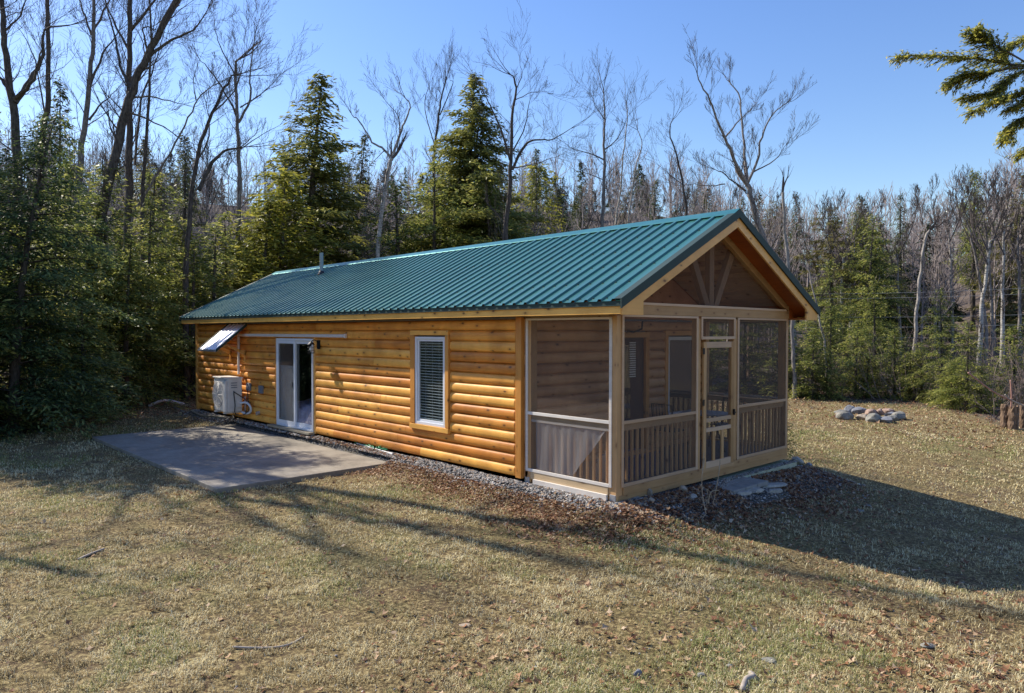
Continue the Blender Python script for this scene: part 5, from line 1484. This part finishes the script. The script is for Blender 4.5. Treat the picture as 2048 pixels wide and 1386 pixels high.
def understory():
    """tangled leafless brush along the wood edge"""
    rng = np.random.default_rng(12); mb = MB()
    for k in range(330):
        u = rng.uniform(-60, 460) if k % 2 else rng.uniform(1560, 2090)
        base = forest_at(u); dep = base + rng.uniform(.3, 9); x, y = at(u, dep); z = ground(x, y, False)
        for j in range(3):
            grow(mb, np.array([x+rng.normal(0, .2), y+rng.normal(0, .2), z-.05]), unit(np.array([rng.normal(0, .45), rng.normal(0, .45), 1])), rng.uniform(.7, 2.6), rng.uniform(.008, .022), 1, rng, .2, .8, 1.0, .005)
    o = mb.build('brush', BK['brushy']); tag(o, kind='stuff', label='tangled leafless brush along the wood edge')
def forest_at(u): return float(np.interp(u, [-800, -200, 0, 200, 400, 1500, 1700, 1900, 2050, 2300], [14, 15, 18, 24, 27, 27, 27.5, 24, 19.5, 18]))
BK['brushy'] = bark_mat('brush_bark', (.10, .075, .06), (.30, .23, .19))
understory()

# --- hemlock bough reaching in from the tree at the right of the camera
def bough():
    rng = np.random.default_rng(4)
    depth = 5.6
    base = px3(2330, 40, depth); x, y = base.x, base.y; zg = ground(x, y, False)
    E = empty('hemlock_tree', (x, y, zg)); tag(E, 'near hemlock whose bough hangs into the upper right corner', 'conifer')
    tr = MB(); tr.tube([(x, y, zg-.1), (x+.05, y, zg+2.5), (x, y+.05, zg+5), (x, y, zg+8)], [.18, .15, .12, .07], 10)
    Q = []; T = []
    paths = [([(2330, 10), (2200, 90), (2060, 130), (1960, 118), (1870, 112), (1795, 112)], .016), ([(2060, 130), (2000, 95), (1965, 75), (1952, 66)], .007), ([(2200, 90), (2120, 60), (2040, 80), (2005, 110)], .008),
             ([(2330, 60), (2180, 150), (2060, 180), (1990, 200), (1945, 225)], .012), ([(2330, 90), (2200, 190), (2080, 220), (2030, 250), (2010, 280)], .012), ([(2040, 132), (1980, 145), (1930, 150), (1900, 165)], .007),
             ([(2330, 100), (2200, 190), (2120, 240), (2070, 285), (2045, 305)], .008), ([(2100, 128), (2030, 150), (1985, 185), (1930, 195)], .008), ([(2200, 130), (2120, 170), (2060, 200), (2025, 215)], .007)]
    br = MB()
    for k, (pl, r) in enumerate(paths):
        dz = [rng.uniform(-.25, .25) for _ in (0, 1)]
        pts = [px3(u, v, depth+dz[0]*i/len(pl)) for i, (u, v) in enumerate(pl)]
        P = smooth_path(pts, 8); n = len(P)
        br.tube(P, [r*(1-.75*i/n)+.001 for i in range(n)], 5)
        A = np.array([p[:] for p in P]); seg = np.diff(A, axis=0)
        for i in range(int(n*.25), n-1):
            d = unit(seg[i]); t = i/n
            for rep in range(6):
                sd = unit(np.cross(d, np.array([0, 0, 1.]))+rng.normal(0, .35, 3))*rng.choice([-1, 1])
                td = unit(d*.8+sd*.7+np.array([0, 0, -.1])); Lt = .24*(1-t*.7)*rng.uniform(.5, 1.2)
                s = 0.0; q = A[i].copy()
                br.tube([tuple(q), tuple(q+td*Lt*.9+np.array([0, 0, -.03*Lt]))], [.0022, .001], 3, cap=False)
                m = int(Lt/.011); ss = np.linspace(.02, Lt, m)
                c = q[None]+td[None]*ss[:, None]; c[:, 2] -= .25*ss**1.6
                nd = td[None]*.75+np.cross(td, np.array([0, 0, 1.]))[None]*rng.choice([-1, 1], (m, 1))*.8
                Q.append(leaf_quads(c+nd*.008, nd, .034, .0095, rng, .2)); T.append(np.clip(.35+.5*(ss/Lt)*t+rng.normal(0, .2, m), 0, 1))
                c2 = c+rng.normal(0, .012, c.shape); Q.append(leaf_quads(c2, td[None].repeat(m, 0)*1.0, .034, .010, rng, .2)); T.append(np.clip(.4+rng.normal(0, .2, m), 0, 1))
    Q = np.concatenate(Q); V = Q.reshape(-1, 3)-np.array([x, y, zg])
    tr.build('trunk', BK['dark'], E, smooth=True); br.build('branch', BK['twig'], E)
    np_mesh('crown', V, np.arange(len(V)).reshape(-1, 4), FM['bough'], E, tint=np.concatenate(T))
FM['bough'] = foliage_mat('near_hemlock_needles', [(0, (.05, .065, .03)), (.4, (.20, .23, .06)), (.75, (.52, .47, .085)), (1, (.74, .62, .12))], .62)
bough()

# ================================================================= SMALL THINGS OUTDOORS
def small_things():
    rng = random.Random(6)
    # arborvitae at the far porch corner
    p = Vector((5.75, .35, 0))
    conifer_proto('shrub', 44, .9, .30, 'cedar', 40, .02, 'hemlock', ls=.35, dens=1.6)
    place_conifer('shrub', 'cedar_shrub', p.x, p.y, .82, 'small green cedar shrub at the far porch corner', 'shrub', z=ground(p.x, p.y), wide=1.15, sink=.02)
    # dry stems
    for (pts, nm, lab) in (([[(1413, 1031), (1405, 990), (1404, 950), (1408, 905)], [(1404, 950), (1409, 920)]], 'dry_stem', 'tall dry seed stem standing before the screen door'),
                      ([[(1425, 1010), (1433, 975), (1438, 945), (1441, 925)], [(1438, 945), (1440, 920)]], 'dry_stem', 'second dry stem right of the tallest one'),
                      ([[(1412, 1012), (1416, 995), (1414, 978), (1420, 985), (1424, 996)], [(1416, 1010), (1422, 984), (1438, 981)]], 'dry_stem', 'short bent dry stalks at the foot of the tall stems')):
        b = gp(pts[0][0][0], pts[0][0][1]); d = (b-CAM).dot(fw); mb = MB()
        for k, pl in enumerate(pts):
            P = [px3(u, v, d+.03*i) for i, (u, v) in enumerate(pl)]
            if k == 0: P[0] = Vector((b.x, b.y, ground(b.x, b.y)-.01))
            mb.tube(smooth_path(P, 4), .006 if k == 0 else .008, 5)
        o = mb.build(nm, MAT['straw']); tag(o, lab, 'stem', 'dry stems before the porch')
    # green hose and pole beside the wall
    E = empty('garden_hose', (-.42, 5.9, -.25)); tag(E, 'green garden hose heaped beside the log wall on the gravel', 'hose')
    A, B_ = gp(714, 887), gp(772, 905); pts = []
    for i in range(110):
        t = i/109; q = A.lerp(B_, min(1, max(0, t+.05*math.sin(t*60))))
        pts.append((q.x+.05*math.cos(t*52)-.02, q.y+.07*math.sin(t*52), q.z+.03+.06*t*abs(math.sin(t*9))+.02*math.sin(t*52)))
    MB().tube(pts, .010, 7).build('hose_coil', 'green', E, smooth=True)
    q = gp(778, 909); MB().tube([(q.x, q.y, q.z+.03), (q.x-.02, q.y-.16, q.z+.035)], .02, 8).build('hose_nozzle', 'white_metal', E)
    A, B_ = gp(716, 889), gp(790, 911)
    o = MB().tube([(A.x-.03, A.y, A.z+.03), (B_.x-.03, B_.y, B_.z+.03)], .012, 8).build('pole', 'white_metal'); tag(o, 'thin white pole lying beside the green hose', 'pole')
    # fallen sticks
    for (pl, r, lab) in (([(157, 1122), (180, 1112), (208, 1103)], .014, 'short dark stick on the lawn at the lower left'), ([(465, 1297), (500, 1303), (545, 1302), (580, 1292), (607, 1277)], .010, 'curved thin twig on the lower left lawn'),
                         ([(1485, 1386), (1492, 1372), (1507, 1362), (1500, 1354)], .022, 'pale curled root end at the bottom edge'), ([(88, 870), (60, 862), (40, 858)], .03, 'pale stick at the shaded left wood edge')):
        P = []
        for (u, v) in pl:
            q = gp(u, v); P.append((q.x, q.y, ground(q.x, q.y)+r*1.2))
        o = MB().tube(smooth_path(P, 4), r, 6).build('stick', 'pale_stick', smooth=True); tag(o, lab, 'stick', 'sticks on the ground')
    # low pipe end and pale edging strip by the far corner
    q = gp(330, 812)
    o = MB().tube(smooth_path([(q.x-.5, q.y+.1, ground(q.x, q.y)+.02), (q.x-.2, q.y, ground(q.x, q.y)+.16), (q.x+.1, q.y, ground(q.x, q.y)+.18), (q.x+.6, q.y-.1, ground(q.x, q.y)+.02)]), .05, 8).build('bent_pipe', 'white_metal', smooth=True)
    tag(o, 'pale bent pipe arching out of the ground past the far corner', 'pipe')
    P = [gp(u, v) for u, v in ((350, 816), (392, 828), (430, 834), (462, 838))]
    mb = MB(); 
    mb.tube([(q_.x, q_.y, ground(q_.x, q_.y)+.02) for q_ in smooth_path(P)], .045, 4)
    o = mb.build('edging_strip', 'grey_wood'); tag(o, 'pale edging strip in the grass beyond the patio', 'edging')
    # shaggy stumps at the right edge
    for (u, v, w, h, lab) in ((2009, 856, 7, 46, 'leftmost shaggy brown stump at the right edge'), (2026, 859, 9, 46, 'widest shaggy brown stump, middle of three'), (2046, 856, 6, 46, 'rightmost shaggy brown stump at the frame edge')):
        q = gp(u, v); d = (q-CAM).dot(fw); r = w/F_PX*d; H = h/F_PX*d
        mb = MB(); n = 22; rows = 9; vs = []; fs = []
        for i in range(rows+1):
            for k in range(n):
                a = 2*math.pi*k/n; rr = r*(1+.07*math.sin(i*1.9+u)+.22*mnoise.noise(Vector((k*.9+u, i*.7, 0))) + (.12*(1-i/2) if i < 2 else 0))
                if i == rows: rr *= .9
                vs.append((q.x+rr*math.cos(a), q.y+rr*math.sin(a), ground(q.x, q.y)-.08+(H+.08)*i/rows*(1+.05*math.sin(k*2.1) if i == rows else 1)))
        for i in range(rows):
            for k in range(n): fs.append((i*n+k, i*n+(k+1) % n, (i+1)*n+(k+1) % n, (i+1)*n+k))
        fs.append(tuple(range(rows*n, rows*n+n)))
        mb.add(vs, fs); o = mb.build('tree_stump', BK['brown']); tag(o, lab, 'stump', 'shaggy stumps at the right edge')
    dd = (gp(2026, 860)-CAM).dot(fw)
    for (pl, r, mt, nm, lab) in (([(1936, 745), (1985, 782), (2022, 801)], .022, 'redstick', 'pole', 'reddish bare pole leaning up to the left over the stumps'), ([(2010, 789), (2022, 800), (2048, 812), (2075, 826)], .02, 'pale_stick', 'branch', 'pale forked branch resting across the stumps'),
                             ([(2022, 815), (2023, 790), (2021, 760)], .02, 'redstick', 'pole', 'short upright reddish stake behind the stumps')):
        P = [px3(u, v, dd-.2) for u, v in pl]; o = MB().tube(smooth_path(P), r*1.0, 7).build(nm, mt, smooth=True); tag(o, lab, nm)
MAT['straw'] = plain('dry_straw', (.42, .31, .20), .8); MAT['green'] = plain('green_rubber', (.02, .28, .10), .4)
MAT['pale_stick'] = plain('pale_stick_bark', (.34, .29, .24), .8, var=.3, sc=14); MAT['redstick'] = plain('reddish_pole_bark', (.36, .19, .15), .75)
small_things()

# --- overhead wires beyond the trees at the right
MAT['wire_grey'] = plain('grey_wire', (.30, .30, .31), .6)
def wires():
    rng = random.Random(2)
    D = 36
    for k, (v0, v1, vm) in enumerate(((588, 560, 596), (598, 575, 604), (633, 618, 640), (655, 640, 660), (667, 667, 676))):
        P = []
        for i in range(25):
            t = i/24; u = 1540+ (2300-1540)*t; v = v0+(v1-v0)*t+(vm-max(v0, v1))*4*t*(1-t)
            P.append(px3(u, v, D-6*t))
        o = MB().tube(P, .0065, 5).build('overhead_wire', 'wire_grey')
        tag(o, ['topmost overhead wire before the right woods', 'second overhead wire from the top', 'third overhead wire, crossing behind the eave tip', 'fourth overhead wire from the top', 'lowest overhead wire over the young hemlocks'][k], 'wire', 'overhead wires')
    for (u, lab) in ((1500, 'utility pole hidden behind the cabin carrying the wires'), (2320, 'utility pole beyond the right edge carrying the wires')):
        dep = D if u < 2000 else D-6.2
        x, y = at(u, dep); zb = ground(x, y, False); zt = CAM.z+(664-540)/F_PX*dep
        P_ = empty('utility_pole', (x, y, zb)); tag(P_, lab, 'pole')
        MB().tube([(x, y, zb-.2), (x, y, zt+.4)], [.15, .11], 12).build('mast', BK['brown'], P_)
wires()
